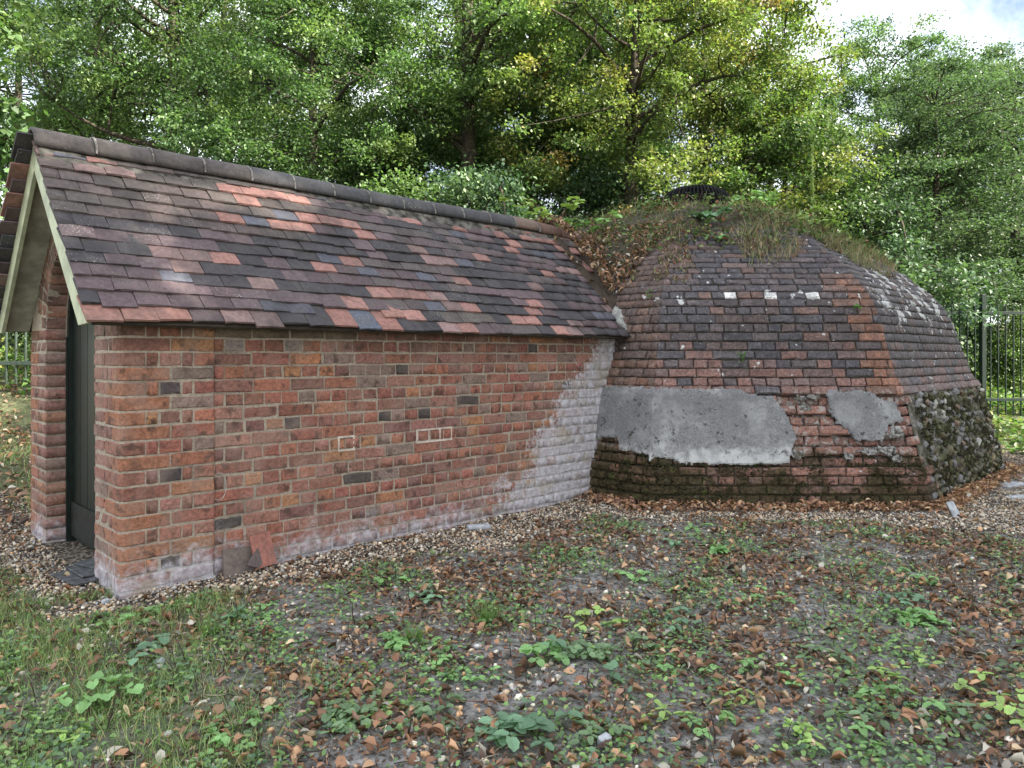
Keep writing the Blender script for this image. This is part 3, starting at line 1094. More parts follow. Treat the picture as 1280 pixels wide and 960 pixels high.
# ridge tiles
def ridge_mesh(name, ln, r0, seed):
    r = random.Random(seed)
    V, F = [], []
    k = 12
    secs = [(0.0, 1.0), (0.02, 1.01), (ln * 0.5, 1.0), (ln - 0.02, 1.0), (ln, 0.985)]
    for xx, sc in secs:
        for rr in (r0 * sc, r0 * sc - 0.016):
            for q in range(k + 1):
                th = R(-8) + R(196) * q / k
                V.append((xx + r.uniform(-0.001, 0.001), rr * math.cos(th) * 1.02, rr * math.sin(th) + r.uniform(-0.0012, 0.0012)))
    m = 2 * (k + 1)
    for a in range(len(secs) - 1):
        for q in range(k):
            F.append((a * m + q, a * m + q + 1, (a + 1) * m + q + 1, (a + 1) * m + q))
            F.append((a * m + k + 1 + q, (a + 1) * m + k + 1 + q, (a + 1) * m + k + 2 + q, a * m + k + 2 + q))
        for e in (0, k):
            F.append((a * m + e, (a + 1) * m + e, (a + 1) * m + k + 1 + e, a * m + k + 1 + e))
    for a in (0, len(secs) - 1):
        for q in range(k):
            F.append((a * m + q, a * m + k + 1 + q, a * m + k + 2 + q, a * m + q + 1))
    return mesh_py(name, V, F, True)
RL = 0.318
RIDG = [ridge_mesh("ridge_tile", RL, 0.112, 400 + k) for k in range(4)]
for me in RIDG:
    me.materials.append(M_TILE)
t = VERGE - 0.01
k = 0
NR = 15
while t < 4.5:
    o = link("ridge_tile", rt.choice(RIDG), None, roof)
    o.location = (t, rt.uniform(-0.004, 0.004), RIDGE_Z - 0.034 + 0.006 * math.sin(t * 2.1) + (-0.03 * max(0, t - 3.8) / 0.7))
    o.rotation_euler = (rt.uniform(-0.02, 0.02), rt.uniform(-0.012, 0.012) + (0.03 if t > 3.8 else 0), rt.uniform(-0.012, 0.012))
    c = (0.100, 0.086, 0.083) if t < 1.0 else ((0.078, 0.078, 0.086) if t < 3.45 else (0.15, 0.085, 0.066))
    if 3.45 < t < 3.8:
        c = (0.22, 0.15, 0.12)
    f = rt.uniform(0.85, 1.15)
    o.color = (c[0] * f, c[1] * f, c[2] * f, 1)
    t += RL + 0.006
    k += 1
# mortar joints between ridge tiles and the bed below them
acc = Acc()
ts = np.arange(VERGE + 0.01, 4.48, 0.03)
for sg in (1, -1):
    rows = []
    for tt in ts:
        d = 0.055 + 0.028 * math.sin(tt * 5.1) * math.sin(tt * 1.9 + 1) + 0.012 * math.sin(tt * 23)
        ss = [0.06, 0.098, 0.108 + d * 0.5, 0.100 + d]
        row = []
        for q, s in enumerate(ss):
            zr = RIDGE_Z - s * math.tan(ALPHA)
            lift = (0.055, 0.046, 0.036, 0.018)[q] + 0.004 * math.sin(tt * 37 + q)
            row.append((tt, -sg * s, zr + lift))
        rows.append(row)
    V = np.array(rows).reshape(-1, 3)
    nn = len(ts)
    a = (np.arange(nn - 1)[:, None] * 4 + np.arange(3)[None, :]).ravel()
    acc.add(V, np.stack([a, a + 4, a + 5, a + 1], -1) if sg > 0 else np.stack([a, a + 1, a + 5, a + 4], -1))
link("mortar_bedding", acc.mesh("mortar_bedding", True), M_BED, roof)
t = VERGE - 0.01 + RL + 0.003
while t < 4.3:
    V, F = [], []
    for q in range(13):
        th = R(-4) + R(188) * q / 12
        for dx_ in (-0.006, 0.006):
            for rr in (0.104, 0.1145 + rt.uniform(-0.001, 0.003)):
                V.append((t + dx_ * rt.uniform(0.7, 1.3), rr * math.cos(th) * 1.02, RIDGE_Z - 0.034 + rr * math.sin(th) + 0.006 * math.sin(t * 2.1) - 0.03 * max(0, t - 3.8) / 0.7))
    for q in range(12):
        a = q * 4
        F += [(a + 1, a + 5, a + 7, a + 3), (a, a + 4, a + 5, a + 1), (a + 2, a + 3, a + 7, a + 6)]
    link("mortar_joint", mesh_py("mortar_joint", V, F, True), M_JOINT, roof)
    t += RL + 0.006
# lead dressing where the eave meets the dome
V = []
for (t_, u_, n_) in ((4.18, 0.03, 0.045), (4.30, 0.01, 0.075), (4.27, 0.20, 0.10), (4.20, 0.33, 0.085), (4.15, 0.28, 0.06), (4.14, 0.16, 0.05)):
    V.append(roof_pt(t_, 1, u_, n_))
V2 = [(x - 0.004, y + 0.018, z - 0.02) for x, y, z in V]
F = [tuple(range(6)), tuple(range(11, 5, -1))] + [(q, (q + 1) % 6, 6 + (q + 1) % 6, 6 + q) for q in range(6)]
link("flashing", mesh_py("flashing", V + V2, F), M_LEAD, roof)

# ------------------------------------------------------------------ the brick dome
DR_ = thing("brick_dome", "weathered octagonal brick dome with grey render patches and a mossy foot", "building", (DCX, DCY, 0))
PROF_R = np.array([3.185, 3.135, 3.10, 2.965, 2.89, 2.80, 2.73, 2.65, 2.55, 2.30, 2.00, 1.60, 1.20, 0.80, 0.40, 0.0])
PROF_Z = np.array([-0.25, 0.31, 0.318, 0.90, 1.045, 1.315, 1.58, 1.74, 1.88, 2.12, 2.35, 2.60, 2.78, 2.90, 2.97, 2.99])
def off_of(i, r):
    return 0.24 * min(1.0, r / 1.5) if i == 5 else 0.0
def corner(i, r):
    """corner between facet i and i+1 at apothem r"""
    p1, p2 = i * math.pi / 4, (i + 1) * math.pi / 4
    a1, a2 = r - off_of(i % 8, r), r - off_of((i + 1) % 8, r)
    A = np.array([[math.cos(p1), math.sin(p1)], [math.cos(p2), math.sin(p2)]])
    return np.linalg.solve(A, np.array([a1, a2]))
def dome_z(x, y):
    """height of the dome's surface over a point given from the dome's middle"""
    x = np.asarray(x, float)
    y = np.asarray(y, float)
    a = np.zeros(np.broadcast(x, y).shape)
    for i in range(8):
        ph = i * math.pi / 4
        d = x * math.cos(ph) + y * math.sin(ph)
        if i == 5:
            d = d + 0.24 * np.minimum(1.0, np.maximum(d, 0) / 1.26)
        a = np.maximum(a, d)
    return np.interp(a, PROF_R[::-1], PROF_Z[::-1])
V, F = [], []
for r_, z_ in zip(PROF_R, PROF_Z):
    rr = max(r_ - (0.075 if 2.95 < r_ < 3.12 else 0.022), 0.02)
    for i in range(8):
        c = corner(i, rr)
        V.append((c[0], c[1], z_ - (0.012 if r_ < 2.4 else 0.004)))
for k in range(len(PROF_R) - 1):
    for i in range(8):
        a, b = k * 8 + i, k * 8 + (i + 1) % 8
        F.append((a, b, b + 8, a + 8))
core = link("masonry", mesh_py("masonry", V, F), M_DMORTAR, DR_)

def dome_col(r, zone, s_rel):
    q = r.random()
    if zone == "up":
        if q < 0.38:
            c = (0.102, 0.096, 0.106)
        elif q < 0.72:
            c = (0.128, 0.106, 0.108)
        elif q < 0.93:
            c = (0.164, 0.120, 0.110)
        else:
            c = (0.211, 0.134, 0.113)
    elif zone == "mid":
        c = (0.221, 0.130, 0.111) if q < 0.55 else ((0.168, 0.118, 0.111) if q < 0.85 else (0.116, 0.106, 0.113))
    elif zone == "corner":
        c = (0.288, 0.154, 0.109) if q < 0.6 else (0.218, 0.134, 0.105)
    else:
        c = (0.282, 0.154, 0.122) if q < 0.6 else (0.205, 0.128, 0.102)
    f = r.uniform(0.8, 1.2)
    return tuple(x * f for x in c)
# courses along the profile
seg = np.sqrt(np.diff(PROF_R) ** 2 + np.diff(PROF_Z) ** 2)
arc = np.concatenate([[0], np.cumsum(seg)])
def prof_at(a):
    r_ = np.interp(a, arc, PROF_R)
    z_ = np.interp(a, arc, PROF_Z)
    return r_, z_
rd = random.Random(21)
DP = Pieces()
courses = []
a_pl0 = arc[0] + 0.25 - 0.06
for q in range(5):
    courses.append((a_pl0 + 0.077 * q + 0.0, "plinth"))
a_b0 = arc[2]
nband = 7
hb = (arc[3] - arc[2]) / nband
for q in range(nband):
    courses.append((a_b0 + hb * q, "band"))
a_u0 = arc[3]
q = 0
while prof_at(a_u0 + 0.081 * (q + 1))[0] > 1.72:
    courses.append((a_u0 + 0.081 * q, "up"))
    q += 1
for ci, (a0_, zone) in enumerate(courses):
    hgt = 0.077 if zone == "plinth" else (hb if zone == "band" else 0.081)
    am = a0_ + hgt / 2
    r1, z1 = prof_at(a0_ + 0.004)
    r2, z2 = prof_at(a0_ + hgt - 0.004)
    rm, zm = prof_at(am)
    ln = math.hypot(r2 - r1, z2 - z1)
    for fi in (6, 7, 5, 0):
        ph = fi * math.pi / 4
        e3h = Vector((math.cos(ph), math.sin(ph), 0))
        e1 = Vector((-math.sin(ph), math.cos(ph), 0))
        e2 = (e3h * ((r2 - r1) / ln) + Vector((0, 0, (z2 - z1) / ln)))
        e3 = e1.cross(e2)
        ap = rm - off_of(fi, rm)
        lo, hi = -rm * T22, rm * T22
        if fi == 6:
            lo += 0.34 * min(1, rm / 1.5)
        if fi == 5:
            hi += 0.24 * min(1, rm / 1.5)
            lo = 0.80
        x = lo + 0.004
        stretch = ci % 2 == 0
        if not stretch:
            x += 0.0
        first = True
        while x < hi - 0.02:
            wd = (0.225 + rd.uniform(-0.020, 0.022)) if stretch else (0.110 + rd.uniform(-0.008, 0.012))
            if zone == "up" and rd.random() < 0.07:
                wd = 0.105 if stretch else 0.215
            if first and not stretch and not (zone != "up" and fi == 7):
                wd = 0.06
            x2 = min(x + wd, hi - 0.003)
            if zone != "up" and fi == 7 and x > lo + 0.01:
                break                      # only the quoins; rubble fills the rest
            if hi - x2 < 0.035:
                x2 = hi - 0.003
            wd = x2 - x
            lib, nom = (EST if zone != "up" or rd.random() < 0.25 else DST, 0.218) if wd > 0.155 else (EHD if zone != "up" or rd.random() < 0.25 else DHD, 0.107)
            me = rd.choice(lib)
            out_ = rd.uniform(-0.004, 0.003)
            if zone == "band":
                out_ = rd.uniform(-0.022, 0.004)
            if zone == "band" and fi == 6 and (x + x2) / 2 > 0.20:
                out_ -= (0.030 if ci % 2 else 0.0) + rd.uniform(0, 0.018)
            if zone == "up" and a0_ == a_u0:
                out_ += 0.012
            ctr = e3h * ap + e1 * ((x + x2) / 2) + Vector((0, 0, zm)) - e3 * (0.035 - out_)
            Mx = Matrix((e1, -e3, e2)).transposed().to_4x4()
            m = Matrix.Translation(ctr) @ Mx @ Matrix.Rotation(rd.uniform(-0.01, 0.01), 4, 'Y') @ Matrix.Diagonal((wd / nom, 1, (hgt - rd.uniform(0.009, 0.014)) / 0.067, 1))
            zn = zone
            if zone == "up":
                zn = "mid" if rd.random() < (1.40 - zm) / 0.45 else "up"
                if fi == 6 and hi - x2 < 0.16 and zm < 2.0:
                    zn = "corner" if rd.random() < 0.8 else zn
            c = dome_col(rd, zn, 0)
            if zone == "up" and fi == 6 and abs(zm - 1.71) < 0.075 and not stretch and wd < 0.15 and int((x + 2) / 0.12) % 3 == 0 and rd.random() < 0.75:
                c = (0.95, 0.95, 0.93)
            if zone == "up" and fi == 7 and 1.45 < zm < 2.0 and rd.random() < 0.10:
                c = (0.6, 0.6, 0.6)
            if zone == "up" and fi == 7:
                c = tuple(0.55 * v + 0.45 * u for v, u in zip(c, (0.20, 0.19, 0.195)))
            if fi == 5:
                c = tuple(0.6 * v + 0.4 * u for v, u in zip(c, (0.2, 0.11, 0.06)))
            vis = {6: 1.0, 7: 0.45, 5: 0.35, 0: 0.02}[fi]
            if zone == "band" and fi == 6 and not (0.2 < (x + x2) / 2 < 0.65):
                vis *= 0.2
            if rm < 2.2:
                vis *= 0.3
            DP.add(me, m, c, vis)
            x = x2 + rd.uniform(0.006, 0.014)
            first = False
DP.build("brick", "brick_courses", M_DBRICK, core, 300, Matrix.Translation((DCX, DCY, 0)))

# render patches on the lower band of the front face
def band_frame(fi):
    ph = fi * math.pi / 4
    e3h = Vector((math.cos(ph), math.sin(ph), 0))
    e1 = Vector((-math.sin(ph), math.cos(ph), 0))
    return e3h, e1
def arris_x(fi, z):
    r_ = np.interp(z, PROF_Z[2:6], PROF_R[2:6])
    if fi == 6:
        return -(r_ * T22 - 0.34) - 0.008
    return r_ * T22 + 0.24 + 0.008
def render_patch(fi, outline, seed, thick=0.020, rag=0.03, arris=False, mat=None, cell=0.015, name="render_patch"):
    """a sheet of old render with a ragged, thinning edge; outline in (along the face, height)"""
    e3h, e1 = band_frame(fi)
    ol = np.array(outline)
    x0, x1 = ol[:, 0].min() - 0.02, ol[:, 0].max() + 0.02
    z0, z1 = ol[:, 1].min() - 0.02, ol[:, 1].max() + 0.02
    zs_ = np.arange(z0, z1 + cell, cell)
    if arris:
        us = np.arange(0, (x1 - x0) + 0.1, cell)
        Z, U = np.meshgrid(zs_, us, indexing="ij")
        X = arris_x(fi, Z) + U if fi == 6 else arris_x(fi, Z) - U
    else:
        Z, X = np.meshgrid(zs_, np.arange(x0, x1 + cell, cell), indexing="ij")
    r_ = np.random.default_rng(seed)
    inside = np.zeros(X.shape, bool)
    dist = np.full(X.shape, 9.0)
    m = len(ol)
    for k in range(m):
        (ax, az), (bx, bz) = ol[k], ol[(k + 1) % m]
        cond = ((az > Z) != (bz > Z)) & (X < (bx - ax) * (Z - az) / (bz - az + 1e-12) + ax)
        inside ^= cond
        t_ = np.clip(((X - ax) * (bx - ax) + (Z - az) * (bz - az)) / ((bx - ax) ** 2 + (bz - az) ** 2 + 1e-12), 0, 1)
        d_ = np.hypot(X - ax - t_ * (bx - ax), Z - az - t_ * (bz - az))
        if arris and min(abs(ax - arris_x(fi, az)), abs(bx - arris_x(fi, bz))) < 0.06 and max(abs(ax - arris_x(fi, az)), abs(bx - arris_x(fi, bz))) < 0.06:
            continue
        dist = np.minimum(dist, d_)
    sd = np.where(inside, dist, -dist)
    if arris:
        sd = np.where(U < 0.03, np.maximum(sd, np.where((Z > ol[:, 1].min() + 0.03) & (Z < ol[:, 1].max() - 0.01), 0.03, sd)), sd)
    nzz = 0.5 * vnoise(X, Z, 14, seed) + 0.35 * vnoise(X, Z, 37, seed + 1.0) + 0.35 * vnoise(X, Z, 80, seed + 2.0)
    sd = sd + rag * nzz
    keep = sd > 0
    th = np.clip(sd / 0.022, 0.18, 1.0) * thick + 0.0025 * vnoise(X, Z, 9, seed + 3.0) + 0.0012 * vnoise(X, Z, 45, seed + 4.0)
    th = np.maximum(th, 0.003)
    rr = np.interp(Z, PROF_Z[2:6], PROF_R[2:6])
    rr = np.where(Z < 0.318, 3.136, rr) - off_of(fi, 3.0)
    jx = r_.normal(0, 0.0028, X.shape) * (0 if arris else 1)
    jz = r_.normal(0, 0.0028, X.shape)
    def pts(rad):
        P = np.zeros(X.shape + (3,))
        P[..., 0] = e3h.x * rad + e1.x * (X + jx)
        P[..., 1] = e3h.y * rad + e1.y * (X + jx)
        P[..., 2] = Z + jz
        return P.reshape(-1, 3)
    top, back = pts(rr + th), pts(rr - 0.02)
    nzr, nxc = X.shape
    cells = keep[:-1, :-1] & keep[1:, :-1] & keep[:-1, 1:] & keep[1:, 1:]
    F = []
    N = nzr * nxc
    for i_ in range(nzr - 1):
        for j_ in range(nxc - 1):
            if not cells[i_, j_]:
                continue
            a_ = i_ * nxc + j_
            b_, c_, d_ = a_ + 1, a_ + nxc + 1, a_ + nxc
            F.append((a_, b_, c_, d_))
            if i_ == 0 or not cells[i_ - 1, j_]:
                F.append((a_, a_ + N, b_ + N, b_))
            if i_ == nzr - 2 or not cells[i_ + 1, j_]:
                F.append((d_, c_, c_ + N, d_ + N))
            if j_ == 0 or not cells[i_, j_ - 1]:
                F.append((a_, d_, d_ + N, a_ + N))
            if j_ == nxc - 2 or not cells[i_, j_ + 1]:
                F.append((b_, b_ + N, c_ + N, c_))
    V = np.concatenate([top, back])
    F = np.array(F)
    used = np.unique(F)
    remap = np.zeros(len(V), int)
    remap[used] = np.arange(len(used))
    me = mesh_py(name, V[used], [tuple(f) for f in remap[F]])
    return link(name, me, mat or M_RENDER, DR_)
P1 = [(-0.893, 0.968), (-0.655, 0.965), (-0.15, 0.963), (-0.069, 0.912), (0.11, 0.895), (0.2, 0.79), (0.252, 0.66), (0.292, 0.544), (0.244, 0.468), (0.20, 0.335), (-0.18, 0.325), (-0.70, 0.335), (-0.743, 0.372), (-0.945, 0.385)]
P2 = [(0.553, 0.948), (0.923, 0.948), (0.983, 0.895), (1.16, 0.836), (1.175, 0.692), (1.057, 0.628), (0.994, 0.512), (0.764, 0.519), (0.708, 0.596), (0.617, 0.66), (0.567, 0.79)]
P3 = [(0.86, 0.975), (1.10, 0.972), (1.463, 0.968), (1.506, 0.60), (1.525, 0.40), (1.20, 0.42), (1.16, 0.52), (0.98, 0.50), (0.88, 0.40), (0.80, 0.40)]
o = render_patch(6, P1, 1, 0.022, 0.016, True)
o["label"] = "large smooth grey cement patch on the dome's lower front"
o = render_patch(6, P2, 2, 0.018, 0.030)
o["label"] = "smaller ragged grey cement patch near the dome's right corner"
o = render_patch(5, P3, 3, 0.022, 0.020, True)
o["label"] = "pale stained cement strip beside the passage wall"
for k, (x, z, sx, sz) in enumerate(((1.02, 0.45, 0.12, 0.05), (0.86, 0.44, 0.10, 0.045), (1.10, 0.385, 0.07, 0.045), (0.70, 0.40, 0.06, 0.04), (0.42, 0.875, 0.15, 0.035), (1.0, 0.57, 0.17, 0.045), (0.27, 0.42, 0.07, 0.06), (1.12, 0.60, 0.08, 0.06), (0.36, 0.80, 0.08, 0.05))):
    ol = [(x + sx * math.cos(a) * rd.uniform(0.7, 1.1), z + sz * math.sin(a) * rd.uniform(0.7, 1.1)) for a in np.linspace(0, 2 * math.pi, 9)[:-1]]
    render_patch(6, ol, 20 + k, 0.010, 0.030, False, M_SCRATCH, 0.012, "mortar_scrap")

# flints in the lower band of the right hand face
def stone_mesh(name, seed, sub=1, flat=0.7):
    r = random.Random(seed)
    bm = bmesh.new()
    bmesh.ops.create_icosphere(bm, subdivisions=sub, radius=1.0)
    ax = Vector((r.uniform(0.8, 1.2), r.uniform(0.7, 1.1), flat * r.uniform(0.8, 1.2)))
    for v in bm.verts:
        n = v.co.normalized()
        k = 1 + 0.18 * math.sin(3 * n.x + r.random()) + 0.12 * math.sin(4 * n.y + 2 * n.z + seed) + r.uniform(-0.10, 0.10)
        v.co = Vector((n.x * ax.x, n.y * ax.y, n.z * ax.z)) * k
    me = bpy.data.meshes.new(name)
    bm.to_mesh(me)
    bm.free()
    a = me.color_attributes.new("Col", 'FLOAT_COLOR', 'POINT')
    a.data.foreach_set("color", np.ones(len(me.vertices) * 4, dtype=np.float32))
    return me
FL = [stone_mesh("flint", 500 + k) for k in range(6)]
for me in FL:
    me.materials.append(M_FLINT)
e3h, e1 = band_frame(7)
def r7(zz):
    return float(np.interp(zz, [-0.2, 0.31, 0.90], [3.185, 3.112, 2.965]))
V = []
for zz in (-0.2, 0.31, 0.60, 0.895):
    rr_ = r7(zz) - 0.016
    hw = rr_ * T22 - 0.012
    for xx in np.linspace(-hw + 0.004, hw, 9):
        p = e3h * rr_ + e1 * xx
        V.append((p.x, p.y, zz))
F = [(r0 * 9 + q, r0 * 9 + q + 1, (r0 + 1) * 9 + q + 1, (r0 + 1) * 9 + q) for r0 in range(3) for q in range(8)]
nv = len(V)
V += [tuple(Vector(v) - e3h * 0.1) for v in V]
F += [(a + nv, d + nv, c_ + nv, b + nv) for a, b, c_, d in F]
link("rubble_bed", mesh_py("rubble_bed", V, F), M_RUBBLE, DR_)
z = 0.05
row = 0
while z < 0.90:
    r_ = r7(z) + 0.008
    x = -r_ * T22 + (0.25 if row % 2 else 0.15) + rd.uniform(-0.02, 0.03)
    while x < r_ * T22 - 0.04:
        sx = rd.uniform(0.035, 0.075)
        sz = rd.uniform(0.028, 0.055)
        x += sx
        o = link("flint", rd.choice(FL), None, core)
        p = e3h * (r_ - 0.016 + rd.uniform(-0.010, 0.008)) + e1 * x + Vector((0, 0, z + rd.uniform(-0.028, 0.028)))
        o.location = p
        o.rotation_euler = (rd.uniform(-0.3, 0.3), rd.uniform(-0.9, 0.9), R(45) + rd.uniform(-0.3, 0.3))
        o.scale = (sx, 0.030, sz)
        q = rd.random()
        moss_c = (0.095, 0.095, 0.045)
        c = (0.22, 0.215, 0.215) if q < 0.45 else ((0.40, 0.39, 0.36) if q < 0.57 else ((0.22, 0.155, 0.115) if q < 0.80 else moss_c))
        if rd.random() < 0.30 + 0.40 * (1 - z / 1.0) + 0.2 * max(0, x):
            c = tuple(0.3 * v + 0.7 * u for v, u in zip(c, moss_c))
        o.color = (c[0], c[1], c[2], 1)
        x += sx + 0.004
    z += 0.074
    row += 1

# moss cushions on the foot of the dome
tv = np.array([(-0.5, 0, 0), (0.5, 0, 0), (0.15, 0.25, 1.0), (-0.1, -0.2, 0.8)], float)
tf = np.array([(0, 1, 2), (0, 2, 3), (1, 3, 2)])
acc = Acc()
for fi, nn, x0, x1 in ((6, 4200, -1.0, 1.30), (5, 1400, 0.82, 1.55), (7, 14000, -1.10, 1.28)):
    e3h, e1 = band_frame(fi)
    x = rng.uniform(x0, x1, nn)
    z = rng.uniform(-0.05, 0.42 if fi != 7 else 0.85, nn)
    led = rng.random(nn) < 0.25
    if fi != 7:
        z[led] = rng.normal(0.325, 0.012, led.sum())
    dens = vnoise(x + fi * 3.1, z * 2.0, 3.3, fi) + 0.5 * vnoise(x, z * 3, 9.0, 2.0 + fi)
    if fi == 6:
        dens = dens + np.interp(x, [-1.0, -0.4, 0.2, 1.2], [0.75, 0.2, -0.1, 0.15]) + 0.2 * led
    keep = dens > (0.12 if fi != 7 else -0.05)
    x, z = x[keep], z[keep]
    nn2 = len(x)
    r_ = np.interp(z, PROF_Z, PROF_R) - off_of(fi, 3.0)
    if fi == 7:
        r_ = np.interp(z, [-0.2, 0.31, 0.90], [3.185, 3.112, 2.965])
    P = np.array(e3h)[None] * (r_ + 0.001)[:, None] + np.array(e1)[None] * x[:, None]
    P[:, 2] = z
    yaw = np.full(nn2, fi * math.pi / 4 + math.pi / 2) + rng.normal(0, 0.5, nn2)
    M = rotmats(yaw, rng.normal(0.9, 0.35, nn2), rng.normal(0, 0.4, nn2), rng.uniform(0.010, 0.022, nn2))
    base = np.array([(0.028, 0.026, 0.011), (0.050, 0.046, 0.018), (0.075, 0.10, 0.022), (0.07, 0.05, 0.028)])
    pick = rng.choice(4, nn2, p=[0.42, 0.36, 0.10, 0.12])
    C = base[pick] * rng.uniform(0.7, 1.3, nn2)[:, None]
    acc.add(*scatter(tv, tf, M, P, C))
o = link("moss", acc.mesh("moss"), M_LITTER, DR_)
o["kind"] = "stuff"

# earth on the crown of the dome
nth, nr = 110, 22
V, C = [], []
for k in range(nr + 1):
    for q in range(nth):
        th = 2 * math.pi * q / nth
        wob = vnoise(math.cos(th) * 2.2, math.sin(th) * 2.2, 1.5, 4.0)
        redge = 1.84 + 0.20 * wob + 0.08 * math.sin(th * 17) + 0.05 * math.sin(th * 29 + 1)
        front = max(0.0, math.cos(th - math.pi * 1.5))
        redge -= 0.42 * front * max(0.0, math.cos((th - R(282)) * 2.2))
        lft = max(0.0, math.cos(th - R(232)))
        redge += 0.30 * lft ** 6
        rho = redge * k / nr
        x, y = rho * math.cos(th), rho * math.sin(th)
        lift = 0.035 + 0.03 * float(vnoise(x, y, 3.5, 2.0)) + 0.012 * float(vnoise(x, y, 11, 3.0))
        if k == nr:
            lift = -0.03
        elif k == nr - 1:
            lift *= 0.5
        V.append((x, y, float(dome_z(x, y)) + lift))
        v = rng.uniform(0.7, 1.2)
        C.append((0.060 * v, 0.050 * v, 0.036 * v))
F = []
for k in range(nr):
    for q in range(nth):
        a, b = k * nth + q, k * nth + (q + 1) % nth
        F.append((a, a + nth, b + nth, b))
o = link("earth_cap", mesh_np("earth_cap", V, F, np.array(C), True), M_SOILCAP, DR_)

# ------------------------------------------------------------------ the vent cowl on the dome
vz = 3.015
VT = thing("vent_cowl", "black ribbed iron vent cowl on top of the brick dome", "vent", (DCX + 0.17, DCY - 0.15, vz))
VR, VH = 0.41, 0.25
def cowl_profile(f):
    """0 at the rim, 1 at the crown"""
    a = f * math.pi / 2
    return VR * math.cos(a) ** 0.55, VH * math.sin(a) ** 0.8
V, F = tube_np([(VR * math.cos(a), VR * math.sin(a), 0.01) for a in np.linspace(0, 2 * math.pi, 33)], [0.014] * 33, 6)
link("rim", mesh_np("rim", V, F, None, True), M_BLACK, VT)
pp = [cowl_profile(f) for f in np.linspace(0.0, 0.86, 9)]
V, F = tube_np([(p[0], 0, p[1]) for p in pp], [0.012] * 9, 5)
rib_me = mesh_np("rib", V, F, None, True)
rib_me.materials.append(M_BLACK)
for k in range(54):
    o = link("rib", rib_me, None, VT)
    o.rotation_euler = (0, 0, 2 * math.pi * k / 54)
bm = bmesh.new()
bmesh.ops.create_cone(bm, cap_ends=True, segments=28, radius1=0.385, radius2=0.30, depth=0.20)
for v in bm.verts:
    v.co.z += 0.10
me = bpy.data.meshes.new("inner_drum")
bm.to_mesh(me)
bm.free()
link("inner_drum", me, M_BLACK, VT)
bm = bmesh.new()
bmesh.ops.create_cone(bm, cap_ends=True, segments=24, radius1=pp[-1][0] + 0.012, radius2=pp[-1][0] * 0.5, depth=0.02)
me = bpy.data.meshes.new("crown_disc")
bm.to_mesh(me)
bm.free()
link("crown_disc", me, M_BLACK, VT).location = (0, 0, pp[-1][1] + 0.006)
for hh in (0.12, 0.19):
    rr = np.interp(hh, [p[1] for p in pp], [p[0] for p in pp]) - 0.012
    V, F = tube_np([(rr * math.cos(a), rr * math.sin(a), hh) for a in np.linspace(0, 2 * math.pi, 33)], [0.009] * 33, 5)
    link("band", mesh_np("band", V, F, None, True), M_BLACK, VT)

# ------------------------------------------------------------------ fences
def fence(name, label, x0, x1, y0, y1, top, mat, spacing, postn, barr=0.011, rail2=True):
    A = thing(name, label, "fence", (x0, y0, float(ground_h(x0, y0))), math.atan2(y1 - y0, x1 - x0))
    L = math.hypot(x1 - x0, y1 - y0)
    zb = A.location.z
    V, F = tube_np([(0, 0, -0.1), (0, 0, 0.5), (0, 0, top - 0.03), (0, 0, top + 0.04)], [barr, barr, barr, 0.002], 6)
    bar = mesh_np("bar", V, F, None, True)
    bar.materials.append(mat)
    post = bevel_box("post", 0.07, 0.07, top + 0.35, 0.006)
    post.materials.append(mat)
    n = int(L / spacing)
    for k in range(n + 1):
        x = k * spacing
        wx = x0 + (x1 - x0) * x / L
        wy = y0 + (y1 - y0) * x / L
        dz = float(ground_h(wx, wy)) - zb
        dz = 0.0 if abs(dz) < 0.02 else dz * 0.0
        if k % postn == 0:
            o = link("post", post, None, A)
            o.location = (x, 0, (top + 0.35) / 2 - 0.18)
        else:
            o = link("bar", bar, None, A)
            o.location = (x, 0, 0)
    for hh in ((top - 0.10, 0.14) if rail2 else (top - 0.1,)):
        me = bevel_box("rail", L, 0.012, 0.045, 0.002)
        o = link("rail", me, mat, A)
        o.location = (L / 2, -0.012, hh)
    return A
fence("railing", "dark green iron railing with a square post right of the dome", 5.55, 9.4, 10.6, 10.9, 1.50, M_FENCE, 0.118, 11)
fence("railing", "green iron railing tinted as if sunlit on the bank behind the passage gable", -8.6, -3.6, 9.0, 8.0, 1.5, M_FENCE_LIT, 0.130, 14, 0.013)

# ------------------------------------------------------------------ trees
LT = np.array([(0, 0, 0), (0.34, 0.42, 0.07), (0, 1, -0.06), (-0.34, 0.42, 0.07)], float)
LF = np.array([(0, 1, 2), (0, 2, 3)])
PAL = {
    "green": [((0.071, 0.128, 0.049), 4), ((0.104, 0.173, 0.065), 4), ((0.045, 0.084, 0.035), 3), ((0.169, 0.223, 0.079), 2)],
    "dark": [((0.040, 0.077, 0.041), 5), ((0.067, 0.114, 0.059), 4), ((0.138, 0.193, 0.104), 2)],
    "yellow": [((0.133, 0.187, 0.059), 6), ((0.198, 0.232, 0.070), 4), ((0.297, 0.257, 0.079), 1.3), ((0.267, 0.148, 0.059), 0.6), ((0.084, 0.138, 0.049), 4)],
    "light": [((0.114, 0.183, 0.065), 5), ((0.163, 0.232, 0.084), 3), ((0.070, 0.119, 0.046), 3)],
    "golden": [((0.075, 0.130, 0.045), 6), ((0.125, 0.175, 0.055), 4), ((0.22, 0.215, 0.06), 1.2), ((0.05, 0.09, 0.035), 3)],
    "grey": [((0.071, 0.114, 0.065), 4), ((0.104, 0.144, 0.087), 3), ((0.049, 0.081, 0.047), 3)],
}
